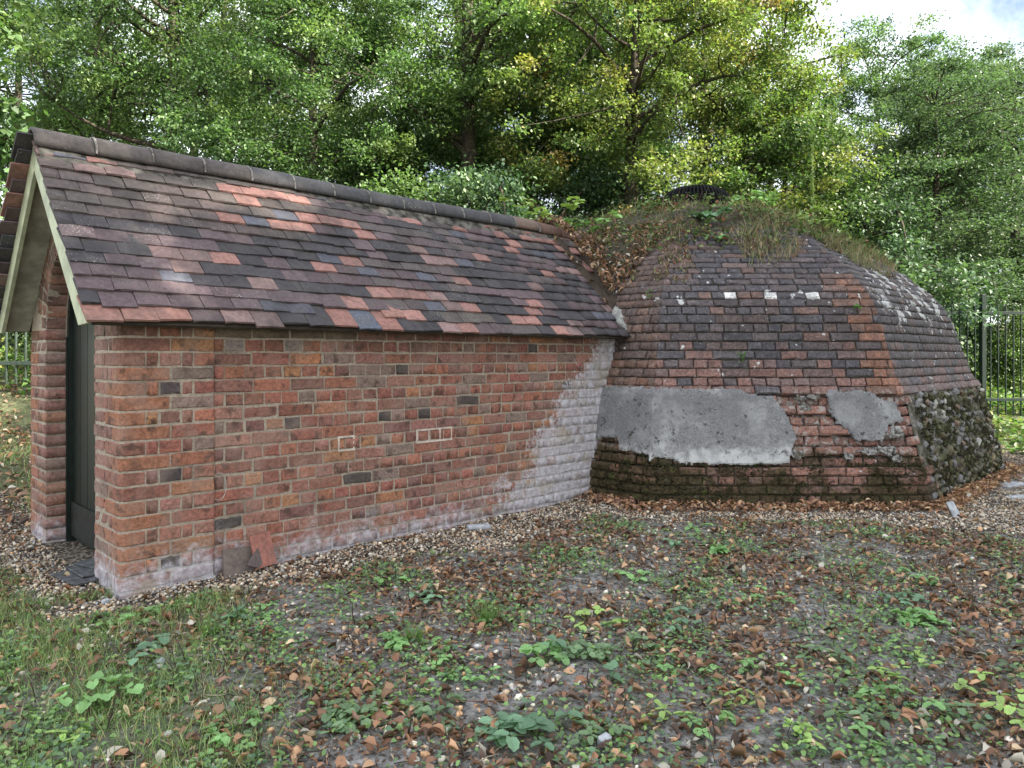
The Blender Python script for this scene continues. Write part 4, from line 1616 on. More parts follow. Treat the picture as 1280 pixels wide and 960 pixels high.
def make_crown(seed, blobs, n_clump, n_leaf, leaf, pal, spread, tilt=0.55, flat=0.6):
    r = np.random.default_rng(seed)
    P, CC = [], []
    vol = np.array([b[3] * b[4] * b[5] for b in blobs])
    cnt = np.maximum(3, (n_clump * vol ** 0.75 / (vol ** 0.75).sum()).astype(int))
    cent = []
    for b, c in zip(blobs, cnt):
        d = r.normal(size=(c, 3))
        d /= np.linalg.norm(d, axis=1)[:, None]
        lump = 1 + 0.22 * vnoise(d[:, 0] * 2 + seed, d[:, 1] * 2 + d[:, 2] * 1.7, 1.6, seed)
        rad = (0.35 + 0.65 * r.random(c) ** 0.5) * lump
        cent.append(np.array(b[:3]) + d * rad[:, None] * np.array(b[3:6]))
    cent = np.concatenate(cent)
    cols = np.array([c for c, _ in PAL[pal]])
    wts = np.array([k for _, k in PAL[pal]], float)
    wts /= wts.sum()
    nC = len(cent)
    n_each = r.integers(int(n_leaf * 0.6), int(n_leaf * 1.4), nC)
    idx = np.repeat(np.arange(nC), n_each)
    n = len(idx)
    sc = spread * r.uniform(0.6, 1.3, nC)
    # each clump is a few drooping sprays
    pos = cent[idx] + r.normal(size=(n, 3)) * np.stack([sc[idx], sc[idx], sc[idx] * flat], -1)
    ccol = cols[r.choice(len(cols), nC, p=wts)]
    lcol = cols[r.choice(len(cols), n, p=wts)]
    C = (0.6 * ccol[idx] + 0.4 * lcol) * r.uniform(0.62, 1.35, n)[:, None] * r.uniform(0.75, 1.25, nC)[idx][:, None]
    M = rotmats(r.uniform(0, 2 * np.pi, n), r.normal(-0.35, tilt, n), r.normal(0, tilt, n), leaf * r.uniform(0.6, 1.25, n))
    V, F, C = scatter(LT, LF, M, pos, C)
    return mesh_np("crown", V, F, C), cent

def limb_path(a, b, r, sag=0.08, n=5):
    a, b = np.array(a, float), np.array(b, float)
    f = np.linspace(0, 1, n)[:, None]
    p = a + (b - a) * f
    L = np.linalg.norm(b - a)
    off = r.normal(size=3) * L * 0.10
    p += np.sin(f * np.pi) * off + np.sin(f * np.pi) * np.array([0, 0, L * sag])
    return p

def make_wood(seed, cent, h, r0, lean=(0, 0), n_limb=12, n_twig=90, fork=0.3):
    r = np.random.default_rng(seed + 99)
    acc = Acc()
    n = 9
    f = np.linspace(0, 1, n)
    tr = np.stack([lean[0] * f ** 1.3 + 0.05 * np.sin(f * 5 + seed), lean[1] * f ** 1.3 + 0.05 * np.sin(f * 4 + seed * 2), -0.3 + (h + 0.3) * f], -1)
    rad = r0 * (1 - 0.80 * f) * (1 + 0.5 * np.exp(-f * 14))
    acc.add(*tube_np(tr, rad, 9))
    def trunk_at(q):
        return np.array([np.interp(q, f, tr[:, k]) for k in range(3)]), np.interp(q, f, rad)
    limbs = []
    order = r.permutation(len(cent))[:n_limb]
    for c in cent[order]:
        q = np.clip((c[2] - 0.25 * np.linalg.norm(c[:2])) / h, fork, 0.95)
        p, rr = trunk_at(q)
        path = limb_path(p, c, r)
        acc.add(*tube_np(path, np.linspace(rr * 0.55, 0.012, len(path)), 6))
        limbs.append(path)
    allp = np.concatenate(limbs + [tr[3:]])
    for c in cent[r.permutation(len(cent))[:n_twig]]:
        d = np.linalg.norm(allp - c, axis=1)
        p = allp[np.argmin(d)]
        path = limb_path(p, c, r, 0.04, 4)
        acc.add(*tube_np(path, np.linspace(0.022, 0.005, 4), 4))
    return acc.mesh("trunk", True)

KIND = {}
def define(kind, seed, blobs, n_clump, n_leaf, leaf, pal, spread, h, r0, mat=None, lean=(0, 0), n_limb=12, n_twig=90, tilt=0.55, flat=0.6, fork=0.3):
    crown, cent = make_crown(seed, blobs, n_clump, n_leaf, leaf, pal, spread, tilt, flat)
    crown.materials.append(mat or M_LEAF)
    wood = make_wood(seed, cent, h, r0, lean, n_limb, n_twig, fork)
    wood.materials.append(M_BARK)
    KIND[kind] = (crown, wood)
def tree(name, label, kind, x, y, s=1.0, rz=0.0, sz=None, group=None, cat="tree", dz=0.0):
    o = thing(name, label, cat, (x, y, float(ground_h(x, y)) + dz), rz, group)
    o.scale = (s, s, sz or s)
    c, wd = KIND[kind]
    link("trunk" if cat == "tree" else "stems", wd, None, o)
    link("crown" if cat == "tree" else "foliage", c, None, o)
    return o
# blobs: centre x,y,z, radii x,y,z
define("broad", 1, [(0, 0, 5.2, 2.6, 2.4, 2.4), (-1.4, 0.4, 3.4, 1.6, 1.5, 1.3), (1.5, -0.4, 3.6, 1.6, 1.5, 1.4), (0.3, 0, 7.4, 1.7, 1.6, 1.5)], 440, 200, 0.072, "green", 0.170, 7.0, 0.19)
define("tall", 2, [(0, 0, 7.0, 2.0, 2.0, 3.0), (-1.0, 0.3, 4.6, 1.6, 1.5, 1.2), (1.1, -0.3, 5.2, 1.6, 1.5, 1.3), (0, 0, 10.0, 1.4, 1.4, 1.6)], 300, 165, 0.070, "light", 0.185, 10.0, 0.20)
define("autumn", 3, [(0, 0, 5.8, 2.5, 2.4, 2.0), (-1.6, -0.3, 4.2, 1.5, 1.4, 1.3), (1.9, -0.2, 6.2, 1.7, 1.5, 1.2), (0.2, 0, 7.8, 1.9, 1.8, 1.5), (0.6, -0.8, 3.2, 1.2, 1.1, 0.9)], 300, 165, 0.072, "yellow", 0.165, 7.5, 0.20)
define("beech", 4, [(0, 0, 3.4, 2.1, 2.0, 2.0), (-0.6, -0.4, 1.6, 1.9, 1.7, 1.0), (0.4, 0, 5.2, 1.5, 1.5, 1.4)], 360, 165, 0.066, "grey", 0.20, 5.5, 0.14, tilt=0.35, flat=0.30)
define("open", 5, [(0, 0, 6.0, 2.3, 2.0, 2.6), (-1.5, 0.2, 4.4, 1.2, 1.2, 1.0), (1.5, 0, 5.0, 1.3, 1.2, 1.1)], 190, 135, 0.070, "green", 0.20, 8.0, 0.17, n_limb=16, n_twig=110)
define("laurel", 6, [(0, 0, 1.3, 1.3, 1.2, 1.2), (-0.9, 0, 0.9, 0.9, 0.9, 0.8), (0.9, 0.1, 1.0, 0.9, 0.8, 0.9), (0.1, 0, 2.2, 0.8, 0.8, 0.7)], 210, 170, 0.066, "dark", 0.155, 2.2, 0.07, M_GLOSSLEAF, n_limb=9, fork=0.1)
define("hazel", 7, [(0, 0, 1.5, 1.2, 1.1, 1.3), (-0.7, 0, 1.0, 0.9, 0.9, 0.9), (0.7, 0.1, 2.0, 0.9, 0.8, 0.9)], 190, 155, 0.068, "light", 0.165, 2.4, 0.06, n_limb=10, fork=0.1)
define("round", 9, [(0, 0, 3.3, 1.7, 1.6, 1.7), (-0.9, -0.2, 2.0, 1.1, 1.1, 0.9), (1.0, -0.1, 2.4, 1.1, 1.0, 0.9), (0.1, 0, 4.6, 1.0, 1.0, 0.9)], 340, 175, 0.068, "golden", 0.15, 4.4, 0.14)
define("maple", 8, [(0, 0, 3.2, 1.0, 1.0, 1.3), (0.1, -0.2, 1.8, 1.0, 0.9, 0.9), (-0.5, 0, 4.6, 1.2, 1.1, 1.2)], 150, 90, 0.125, "green", 0.20, 4.5, 0.09)

# near row, left to right
tree("maple_tree", "bright green broad leaved tree at the left edge beyond the gable", "maple", -7.4, 9.3, 1.0, 0.4)
tree("oak_tree", "thin leafed tree with paired dark trunks above the left end of the roof", "open", -7.2, 15.5, 1.15, 0.3)
tree("oak_tree", "thin leafed tree standing just right of the paired dark trunks", "open", -6.3, 16.2, 1.1, 2.1)
tree("oak_tree", "pale slender tree behind the left end of the ridge", "tall", -9.8, 17.5, 1.0, 1.1)
tree("oak_tree", "spreading green tree above the middle of the roof ridge", "broad", -3.4, 12.6, 0.85, 0.9)
tree("oak_tree", "tall tree with a straight bare trunk rising above the middle of the roof", "tall", -0.75, 13.2, 1.0, 0.2)
tree("oak_tree", "dense green tree between the tall trunk and the yellowing tree", "broad", 0.4, 15.0, 0.95, 2.6)
tree("chestnut_tree", "yellowing autumn tree with a dark ivied trunk behind the dome's left side", "autumn", 2.1, 12.7, 0.95, 0.0)
tree("chestnut_tree", "golden autumn tree spreading behind the top of the dome", "autumn", 4.0, 15.2, 1.0, 1.9)
tree("hornbeam_tree", "rounded green tree with sunlit edge behind the vent cowl", "round", 4.9, 13.2, 1.0, 0.3)
tree("beech_tree", "grey green drooping tree right of the dome above the railing", "beech", 8.0, 14.0, 0.95, 0.5)
tree("beech_tree", "drooping tree at the right edge of the wood", "beech", 10.6, 15.5, 1.05, 2.2)
tree("birch_tree", "tall rounded tree with sky behind it, left of two at the right", "broad", 12.4, 25.0, 1.22, 0.6)
tree("birch_tree", "tall rounded tree with sky behind it, right of two at the right", "broad", 16.0, 26.0, 1.15, 1.8)
tree("birch_tree", "feathery tree leaning in from the upper right corner", "open", 18.6, 25.0, 1.1, 2.8)
# second row fills behind
for k, (x, y, kd, s, rz, lb) in enumerate((
    (-14.0, 21.0, "broad", 1.2, 0.3, "far tree behind the left edge maple"), (-10.0, 23.0, "open", 1.3, 1.2, "far tree showing sky left of the paired trunks"),
    (-5.0, 22.0, "broad", 1.15, 2.2, "far tree filling the gap right of the paired trunks"), (-1.5, 21.0, "tall", 1.15, 0.5, "far tree behind the tall bare trunk"),
    (3.0, 21.0, "broad", 1.25, 1.4, "far tree behind the yellowing tree"), (7.5, 21.5, "broad", 0.95, 2.9, "far tree behind the sunlit rounded tree"),
    (12.0, 20.0, "beech", 1.2, 1.0, "far drooping tree beyond the railing"), (16.5, 19.5, "beech", 1.3, 0.1, "far drooping tree at the right edge"))):
    tree("woodland_tree", lb, kd, x, y, s, rz)
# shrubs just beyond the ridge and behind the dome
for k, (x, y, kd, s, rz, lb) in enumerate((
    (-6.4, 11.2, "laurel", 1.0, 0.2, "dark evergreen shrub behind the gable end of the roof"),
    (-2.6, 14.6, "laurel", 1.3, 0.6, "dark shrub between the trunks behind the middle of the ridge"),
    (-4.6, 11.0, "laurel", 1.05, 1.2, "dark evergreen shrub low behind the ridge, left of the middle"),
    (-3.0, 10.6, "laurel", 1.0, 2.2, "dark evergreen shrub behind the middle of the ridge"),
    (-1.75, 10.3, "hazel", 1.0, 0.4, "yellow green shrub behind the middle of the ridge"),
    (-0.5, 10.8, "laurel", 1.15, 1.9, "glossy shrub behind the ridge's right half"),
    (0.3, 10.1, "hazel", 0.75, 2.8, "bright green shrub where the ridge meets the dome"),
    (1.5, 13.2, "laurel", 1.25, 0.9, "glossy pale evergreen shrub behind the dome, left of the vent"),
    (3.2, 13.4, "laurel", 1.15, 2.0, "evergreen shrub right behind the vent cowl"),
    (4.6, 13.0, "hazel", 1.1, 0.0, "light green shrub behind the dome, right of the vent"),
    (6.2, 12.7, "laurel", 1.2, 1.5, "dark shrub between the dome and the drooping tree"),
    (7.6, 13.2, "laurel", 0.65, 0.3, "low sunlit shrub behind the railing post"),
    (9.0, 13.0, "hazel", 0.55, 0.3, "low sunlit shrub behind the railing at the right edge"),
    (-5.2, 9.4, "hazel", 0.55, 1.3, "small shrub behind the sun tinted railing"))):
    tree("evergreen_shrub" if kd == "laurel" else "hazel_shrub", lb, kd, x, y, s, rz, cat="shrub")
# unseen trees added on the sun's side to shade the building
for k, (x, y, kd, s, rz) in enumerate(((8.8, 5.0, "broad", 0.92, 0.5), (9.0, 2.4, "broad", 1.15, 1.7), (10.0, -0.6, "broad", 1.45, 2.7), (10.5, -4.0, "broad", 1.6, 0.9), (12.6, 1.6, "broad", 1.95, 0.1), (13.6, -2.6, "broad", 2.1, 2.0))):
    tree("shade_tree", "shade tree added on the right side of the clearing, outside the view", kd, x, y, s, rz, group="added shade trees beside the clearing")

# ------------------------------------------------------------------ ground cover
def on_view(x, y, m=0.06):
    return (np.abs(x) < 0.78 * y + 0.7 + m)
def sample(n, x0, x1, y0, y1, fn):
    x = rng.uniform(x0, x1, n)
    y = rng.uniform(y0, y1, n)
    t, s = pass_ts(x, y)
    ok = ~((t > -0.01) & (t < 5) & (np.abs(s) < 0.955)) & (dome_dist(x, y) > 0.01) & (rng.random(n) < fn(x, y)) & on_view(x, y)
    return x[ok], y[ok]

# gravel: pebbles
PB = []
for q in range(3):
    me = stone_mesh("pebble", 600 + q, 1, 0.62)
    PB.append(mesh_arrays(me))
    bpy.data.meshes.remove(me)
acc = Acc()
pcol = np.array([(0.595, 0.510, 0.383), (0.467, 0.354, 0.241), (0.708, 0.652, 0.552), (0.340, 0.283, 0.227), (0.425, 0.410, 0.396), (0.538, 0.325, 0.184), (0.198, 0.184, 0.184)])
for q in range(3):
    x, y = sample(62000, -4.2, 5.5, 3.0, 8.2, lambda a, b: (gravel_amt(a, b) + 0.02) * np.interp(b, [3, 8], [0.75, 0.4]))
    n = len(x)
    sz = (rng.gamma(2.2, 0.0019, n) + 0.0030) * np.interp(y, [3, 6], [0.9, 0.8])
    z = ground_h(x, y) + sz * rng.uniform(0.1, 0.7, n) + np.where(gravel_amt(x, y) > 0.5, 0.006, 0)
    M = rotmats(rng.uniform(0, 6.28, n), rng.normal(0, 0.4, n), rng.normal(0, 0.4, n), sz)
    C = pcol[rng.choice(7, n, p=[0.27, 0.2, 0.16, 0.12, 0.12, 0.08, 0.05])] * rng.uniform(0.75, 1.25, n)[:, None]
    acc.add(*scatter(*PB[q], M, np.stack([x, y, z], -1), C))
# stray stones in the soil
x, y = sample(9000, -3, 4.5, 1.9, 6, lambda a, b: 0.6 + 0.5 * vnoise(a, b, 2.2, 7.0))
n = len(x)
sz = rng.gamma(3, 0.002, n) + 0.003
M = rotmats(rng.uniform(0, 6.28, n), rng.normal(0, 0.4, n), rng.normal(0, 0.4, n), sz)
C = pcol[rng.choice(7, n)] * rng.uniform(0.7, 1.6, n)[:, None]
acc.add(*scatter(*PB[0], M, np.stack([x, y, ground_h(x, y) + sz * 0.3], -1), C))
o = link("gravel", acc.mesh("gravel", False), M_STONE)
o["kind"] = "stuff"
o["label"] = "pale gravel and flint chips strewn along the wall and round the dome"
o["category"] = "gravel"

# fallen leaves: three curled shapes
def curl_leaf(seed, cu, fold, wdt):
    r = np.random.default_rng(seed)
    ys_ = np.array([0.0, 0.28, 0.62, 1.0])
    ws = np.array([0.05, 0.9, 0.85, 0.04]) * wdt
    V = []
    for k in range(4):
        zc = cu * math.sin(ys_[k] * math.pi * 0.9) + r.normal(0, 0.03)
        V += [(-ws[k] / 2, ys_[k] - 0.5, zc + fold * ws[k]), (0, ys_[k] - 0.5, zc), (ws[k] / 2, ys_[k] - 0.5, zc + fold * ws[k] * r.uniform(0.5, 1.4))]
    F = []
    for k in range(3):
        for j in range(2):
            a = k * 3 + j
            F += [(a, a + 1, a + 4), (a, a + 4, a + 3)]
    return np.array(V, float), np.array(F)
CL = [curl_leaf(1, 0.14, 0.25, 0.42), curl_leaf(2, -0.12, 0.65, 0.40), curl_leaf(3, 0.24, 0.10, 0.50), curl_leaf(4, 0.05, 1.0, 0.34)]
bcol = np.array([(0.341, 0.184, 0.109), (0.230, 0.125, 0.080), (0.473, 0.286, 0.173), (0.118, 0.077, 0.061), (0.585, 0.432, 0.278), (0.293, 0.173, 0.125), (0.473, 0.432, 0.362)])
bp = [0.22, 0.23, 0.12, 0.20, 0.05, 0.11, 0.07]
def litter_d(x, y):
    base = np.clip(0.48 + 0.60 * vnoise(x, y, 1.7, 6.0) + 0.40 * vnoise(x, y, 5.0, 1.0), 0.05, 1)
    base *= np.where(gravel_amt(x, y) > 0.4, 0.14 + 0.22 * (vnoise(x, y, 3.0, 8.0) > 0.2), 1.0) * (1 - 0.6 * grass_amt(x, y))
    dd = dome_dist(x, y)
    foot = np.clip((0.24 - dd) / 0.1, 0, 1) * (x > 0.4)
    return np.clip(np.maximum(base, foot * 1.6), 0, 1)
acc = Acc()
for q in range(4):
    x, y = sample(10500, -3.6, 5.0, 1.85, 6.4, litter_d)
    n = len(x)
    sz = rng.uniform(0.022, 0.058, n)
    M = rotmats(rng.uniform(0, 6.28, n), rng.normal(0, 0.42, n), rng.normal(0, 0.5, n), np.stack([sz * rng.uniform(0.5, 1.5, n), sz, sz * rng.uniform(0.6, 1.8, n)], -1))
    C = bcol[rng.choice(7, n, p=bp)] * rng.uniform(0.45, 1.35, n)[:, None]
    acc.add(*scatter(*CL[q], M, np.stack([x, y, ground_h(x, y) + rng.uniform(0.004, 0.018, n)], -1), C))
    # drift along the foot of the dome and the wall
    x, y = sample(9000, 0.3, 5.6, 5.4, 8.0, lambda a, b: (dome_dist(a, b) < 0.26) * np.clip(1.2 - dome_dist(a, b) / 0.2, 0, 1) * 0.9)
    n = len(x)
    sz = rng.uniform(0.03, 0.07, n)
    M = rotmats(rng.uniform(0, 6.28, n), rng.normal(0, 0.5, n), rng.normal(0, 0.5, n), sz)
    C = bcol[rng.choice(7, n, p=[0.33, 0.15, 0.25, 0.05, 0.10, 0.10, 0.02])] * rng.uniform(0.75, 1.35, n)[:, None]
    acc.add(*scatter(*CL[q], M, np.stack([x, y, ground_h(x, y) + rng.uniform(0.005, 0.05, n)], -1), C))
    # crumbs of old leaf
    x, y = sample(30000, -3.6, 5.0, 1.85, 5.9, lambda a, b: np.clip(litter_d(a, b) + 0.15, 0, 1))
    n = len(x)
    sz = rng.uniform(0.008, 0.022, n)
    M = rotmats(rng.uniform(0, 6.28, n), rng.normal(0, 0.5, n), rng.normal(0, 0.5, n), np.stack([sz * 0.7, sz * 1.5, sz], -1))
    C = bcol[rng.choice(7, n, p=[0.16, 0.2, 0.1, 0.24, 0.08, 0.08, 0.14])] * rng.uniform(0.4, 1.15, n)[:, None]
    tv4, tf4 = LT * np.array([1.2, 1, 1]) - np.array([0, 0.5, 0]), LF
    acc.add(*scatter(tv4, tf4, M, np.stack([x, y, ground_h(x, y) + rng.uniform(0.002, 0.010, n)], -1), C))
x, y = sample(12000, -7.5, -2.4, 4.9, 9.5, lambda a, b: np.clip(0.5 + 0.6 * vnoise(a, b, 1.3, 5.0), 0, 1))
n = len(x)
M = rotmats(rng.uniform(0, 6.28, n), rng.normal(0, 0.4, n), rng.normal(0, 0.5, n), rng.uniform(0.03, 0.08, n))
C = bcol[rng.choice(7, n, p=bp)] * rng.uniform(0.6, 1.4, n)[:, None]
acc.add(*scatter(*CL[0], M, np.stack([x, y, ground_h(x, y) + rng.uniform(0.005, 0.03, n)], -1), C))
o = link("leaf_litter", acc.mesh("leaf_litter"), M_LITTER)
o["kind"] = "stuff"
o["label"] = "brown fallen leaves scattered over the soil and drifted along the dome"
o["category"] = "fallen leaves"

# dead stalks and twigs
acc = Acc()
x, y = sample(2600, -3.4, 4.6, 1.9, 5.6, lambda a, b: np.clip(0.5 + 0.5 * vnoise(a, b, 1.3, 2.0), 0, 1) * (gravel_amt(a, b) < 0.4))
for k in range(len(x)):
    up = rng.random() < 0.22
    L = rng.uniform(0.04, 0.11) if up else rng.uniform(0.05, 0.20)
    a = rng.uniform(0, 6.28)
    z = float(ground_h(x[k], y[k]))
    if up:
        d = np.array([rng.normal(0, 0.15), rng.normal(0, 0.15), 1.0])
    else:
        d = np.array([math.cos(a), math.sin(a), rng.uniform(0, 0.12)])
    p0 = np.array([x[k], y[k], z + 0.004])
    mid = p0 + d * L * 0.5 + rng.normal(0, 0.006, 3)
    p1 = p0 + d * L
    q = rng.random()
    c = (0.055, 0.042, 0.035) if up or q < 0.4 else ((0.16, 0.10, 0.07) if q < 0.75 else (0.36, 0.30, 0.22))
    rr = rng.uniform(0.0010, 0.0026)
    acc.add(*tube_np([p0, np.maximum(mid, [-9, -9, z + 0.003]), p1], [rr * 1.2, rr, rr * 0.6], 4), c)
o = link("twigs", acc.mesh("twigs"), M_TWIG)
o["kind"] = "stuff"
o["label"] = "dead stalks and twigs lying among the leaves"
o["category"] = "twigs"

# grass
blade = np.array([(-0.5, 0, 0), (0.5, 0, 0), (0.34, 0.10, 0.55), (-0.34, 0.10, 0.55), (0.0, 0.36, 1.0)], float)
bf = np.array([(0, 1, 2), (0, 2, 3), (3, 2, 4)])
gcol = np.array([(0.190, 0.307, 0.102), (0.256, 0.373, 0.124), (0.132, 0.205, 0.081), (0.498, 0.454, 0.278), (0.351, 0.395, 0.176)])
def blades(x, y, z, h, w, pr):
    n = len(x)
    M = rotmats(rng.uniform(0, 6.28, n), rng.normal(-0.1, 0.45, n), rng.normal(0, 0.35, n), np.stack([w, h, h], -1))
    C = gcol[rng.choice(5, n, p=pr)] * rng.uniform(0.7, 1.3, n)[:, None]
    return scatter(blade, bf, M, np.stack([x, y, z], -1), C)
acc = Acc()
x, y = sample(110000, -4.0, 0.2, 1.85, 5.4, lambda a, b: grass_amt(a, b) ** 1.3 * 0.9)
n = len(x)
acc.add(*blades(x, y, ground_h(x, y), rng.uniform(0.02, 0.075, n), rng.uniform(0.0018, 0.0035, n), [0.34, 0.22, 0.2, 0.14, 0.10]))
x, y = sample(40000, -7.5, -2.6, 5.2, 9.5, lambda a, b: np.clip(0.1 + 0.8 * vnoise(a, b, 1.6, 2.0), 0.05, 1))
n = len(x)
acc.add(*blades(x, y, ground_h(x, y), rng.uniform(0.03, 0.09, n), rng.uniform(0.004, 0.008, n), [0.36, 0.24, 0.15, 0.15, 0.10]))
o = link("grass", acc.mesh("grass"), M_LEAF)
o["kind"] = "stuff"
o["label"] = "short patchy grass at the lower left and on the bank"
o["category"] = "grass"

# green leaves: toothed round leaf, ovate seedling leaf, lobed leaf
def round_leaf(seed, teeth, wdt=0.9, cup=0.10, lobes=0):
    r = np.random.default_rng(seed)
    teeth += 1
    n = teeth * 2
    V = [(0, 0.45, -cup * 0.3)]
    for k in range(n):
        a = -math.pi / 2 + 2 * math.pi * k / n
        rr = 0.5 * (1.0 if k % 2 == 0 else 0.9)
        if lobes:
            rr *= 0.80 + 0.22 * abs(math.cos(lobes * (a - math.pi / 2) / 2))
        x, y = rr * math.cos(a) * wdt, 0.5 + rr * math.sin(a)
        if k == 0:
            y += 0.12
        V.append((x, y, cup * (abs(x) * 1.3) - cup * y * y * 0.6 + r.normal(0, 0.012)))
    F = [(0, 1 + k, 1 + (k + 1) % n) for k in range(n)]
    return np.array(V, float), np.array(F)
GL = {"toothed": [round_leaf(k, 7, 0.85, 0.25) for k in range(3)], "lobed": [round_leaf(10 + k, 10, 1.05, 0.28, 5) for k in range(3)], "ovate": [round_leaf(20 + k, 4, 0.58, 0.22) for k in range(3)]}
GLM = {}
for kd, L in GL.items():
    GLM[kd] = []
    for v, f in L:
        me = mesh_np("leaf", v, f, None, True)
        g_mat = bpy.data.materials.get("weed_leaf")
        if g_mat is None:
            g = NT("weed_leaf")
            oc, rnd = g.objcol()
            tx = g.n("ShaderNodeTexCoord")
            f_ = g.noise(9, 3, 0.6, tx.outputs["Object"])
            c = g.mix(g.step(f_, 0.3, 0.7), g.mix(1.0, oc, (0.8, 0.82, 0.8), 'MULTIPLY'), g.mix(1.0, oc, (1.2, 1.18, 1.1), 'MULTIPLY'))
            g_mat = g.finish(c, 0.5, None, trans=(0.25, g.mix(1.0, oc, (1.5, 1.6, 0.8), 'MULTIPLY')), spec=0.35)
        me.materials.append(g_mat)
        GLM[kd].append(me)
wcol = {"fresh": (0.231, 0.410, 0.159), "blue": (0.165, 0.284, 0.178), "lime": (0.324, 0.469, 0.146), "dull": (0.165, 0.251, 0.132)}
rw = random.Random(5)
STEM = bpy.data.materials.get("twig")
def weed(x, y, kind, hue, size, nleaf, spread, label, group=None, name="weed", cat="weed", base=None):
    z = float(ground_h(x, y)) if base is None else base
    o = thing(name, label, cat, (x, y, z), 0.0, group)
    acc = Acc()
    n_rose = max(1, nleaf // 3)
    for k in range(n_rose):
        a = rw.uniform(0, 6.28)
        d = spread * math.sqrt(rw.random())
        px, py, pz = d * math.cos(a), d * math.sin(a), rw.uniform(0.015, 0.05) * (size / 0.05)
        acc.add(*tube_np([(0, 0, -0.005), (px * 0.75, py * 0.75, pz * 0.8), (px, py, pz)], [0.0022, 0.0018, 0.0014], 4), (0.11, 0.15, 0.06))
        nl = 3 if kind != "ovate" else rw.choice((2, 2, 4))
        if kind == "lobed":
            nl = rw.choice((1, 1, 2))
        az = rw.uniform(0, 6.28)
        c0 = wcol[hue]
        f = rw.uniform(0.75, 1.25)
        for q in range(nl):
            lf = link("leaf", rw.choice(GLM[kind]), None, o)
            lf.location = (px, py, pz + rw.uniform(0, 0.004))
            lf.rotation_euler = Euler((rw.uniform(-0.35, 0.25), rw.uniform(-0.25, 0.25), az + q * 2 * math.pi / nl + rw.uniform(-0.2, 0.2)), 'XYZ')
            s = size * rw.uniform(0.7, 1.2)
            lf.scale = (s, s, s)
            ff = f * rw.uniform(0.85, 1.15)
            lf.color = (c0[0] * ff, c0[1] * ff, c0[2] * ff, 1)
    if acc.n:
        link("stem", acc.mesh("stem"), M_TWIG, o)
    return o
GRP_T = "three leaved weeds on the soil"
GRP_O = "oval leaved seedlings on the soil"
LAB_T = "small three leaved green weed growing among brown leaves in the foreground"
LAB_O = "small oval leaved seedling standing among brown leaves in the right foreground"
weed(-1.46, 2.59, "lobed", "fresh", 0.050, 33, 0.12, "largest clump of broad lobed green leaves, near the lower left corner")
weed(-1.44, 3.0, "toothed", "blue", 0.048, 15, 0.13, "dark blue green clump of leaves beside a white stone, lower left")
weed(-1.76, 3.41, "toothed", "fresh", 0.042, 24, 0.18, "bright green weed clump in front of the brick corner pier")
ORD = ["leftmost", "second from the left", "third from the left", "fourth from the left", "fifth from the left", "sixth from the left", "seventh from the left", "eighth from the left", "ninth from the left", "tenth from the left", "eleventh from the left", "twelfth from the left", "thirteenth from the left", "fourteenth from the left", "fifteenth from the left"]
def row_labels(pts, rows, noun):
    """rows: (near limit, far limit, words for the row) -> one label for each point"""
    lab = {}
    for y0, y1, words in rows:
        L = sorted([p for p in pts if y0 <= p[1] < y1], key=lambda p: p[0] / p[1])
        for k, p in enumerate(L):
            q = "rightmost" if k == len(L) - 1 and k > 0 else ORD[k]
            lab[p] = "%s %s, %s" % (noun, words, q)
    return lab
W3 = ((-1.27, 3.44), (-0.89, 2.44), (-0.89, 2.27), (-0.66, 3.36), (-0.41, 3.75), (-0.5, 3.09), (-0.33, 3.04), (-0.2, 2.82), (-0.26, 2.53), (-0.05, 2.35), (-0.55, 2.47), (-1.24, 2.75),
               (-0.63, 3.99), (-1.22, 3.55), (1.02, 4.69), (1.28, 5.2), (1.27, 4.5), (1.71, 4.75), (0.65, 4.09), (0.96, 4.02), (1.32, 3.73), (1.23, 3.29), (0.74, 3.39), (0.13, 2.92), (0.32, 2.96), (0.57, 3.09), (0.67, 2.89), (1.93, 3.69), (1.87, 3.41), (0.97, 2.78), (2.19, 4.02), (2.68, 4.79), (0.28, 4.69), (0.47, 4.6))
L3 = row_labels(W3, ((0, 2.6, "at the bottom of the picture"), (2.6, 3.0, "in the near row"), (3.0, 3.5, "in the middle row"), (3.5, 4.3, "in the far row"), (4.3, 9, "before the gravel at the dome")), "three leaved green weed")
for (x, y) in W3:
    weed(x, y, "toothed", rw.choice(("fresh", "fresh", "blue", "dull")), rw.uniform(0.024, 0.048), rw.choice((12, 21, 30, 45)), rw.uniform(0.05, 0.17), L3[(x, y)], GRP_T)
weed(0.37, 3.36, "toothed", "lime", 0.040, 24, 0.12, "pale lime green clump of leaves in the middle foreground")
weed(0.23, 3.0, "lobed", "blue", 0.060, 12, 0.10, "blue green lobed clump below the lime green one")
weed(0.36, 2.75, "lobed", "blue", 0.062, 6, 0.05, "single dark rounded leaf cluster at the centre foreground")
weed(0.08, 2.37, "toothed", "blue", 0.055, 24, 0.13, "large mixed green clump at the bottom edge, middle")
WO = ((-1.39, 2.37), (1.27, 2.92), (1.45, 2.82), (1.75, 2.68), (0.26, 2.37), (0.91, 2.32), (1.17, 2.47), (0.65, 2.4), (1.54, 2.45), (1.09, 2.27), (1.62, 2.95), (1.35, 2.6), (0.8, 2.6), (1.7, 2.4), (0.5, 2.5), (2.0, 2.9))
LO = row_labels(WO, ((0, 2.42, "along the bottom edge"), (2.42, 2.65, "in the second row up"), (2.65, 9, "in the third row up")), "oval leaved pale green seedling")
for (x, y) in WO:
    weed(x, y, "ovate", rw.choice(("fresh", "lime", "lime", "dull")), rw.uniform(0.034, 0.052), rw.choice((15, 18, 24)), rw.uniform(0.08, 0.14), LO[(x, y)], GRP_O)
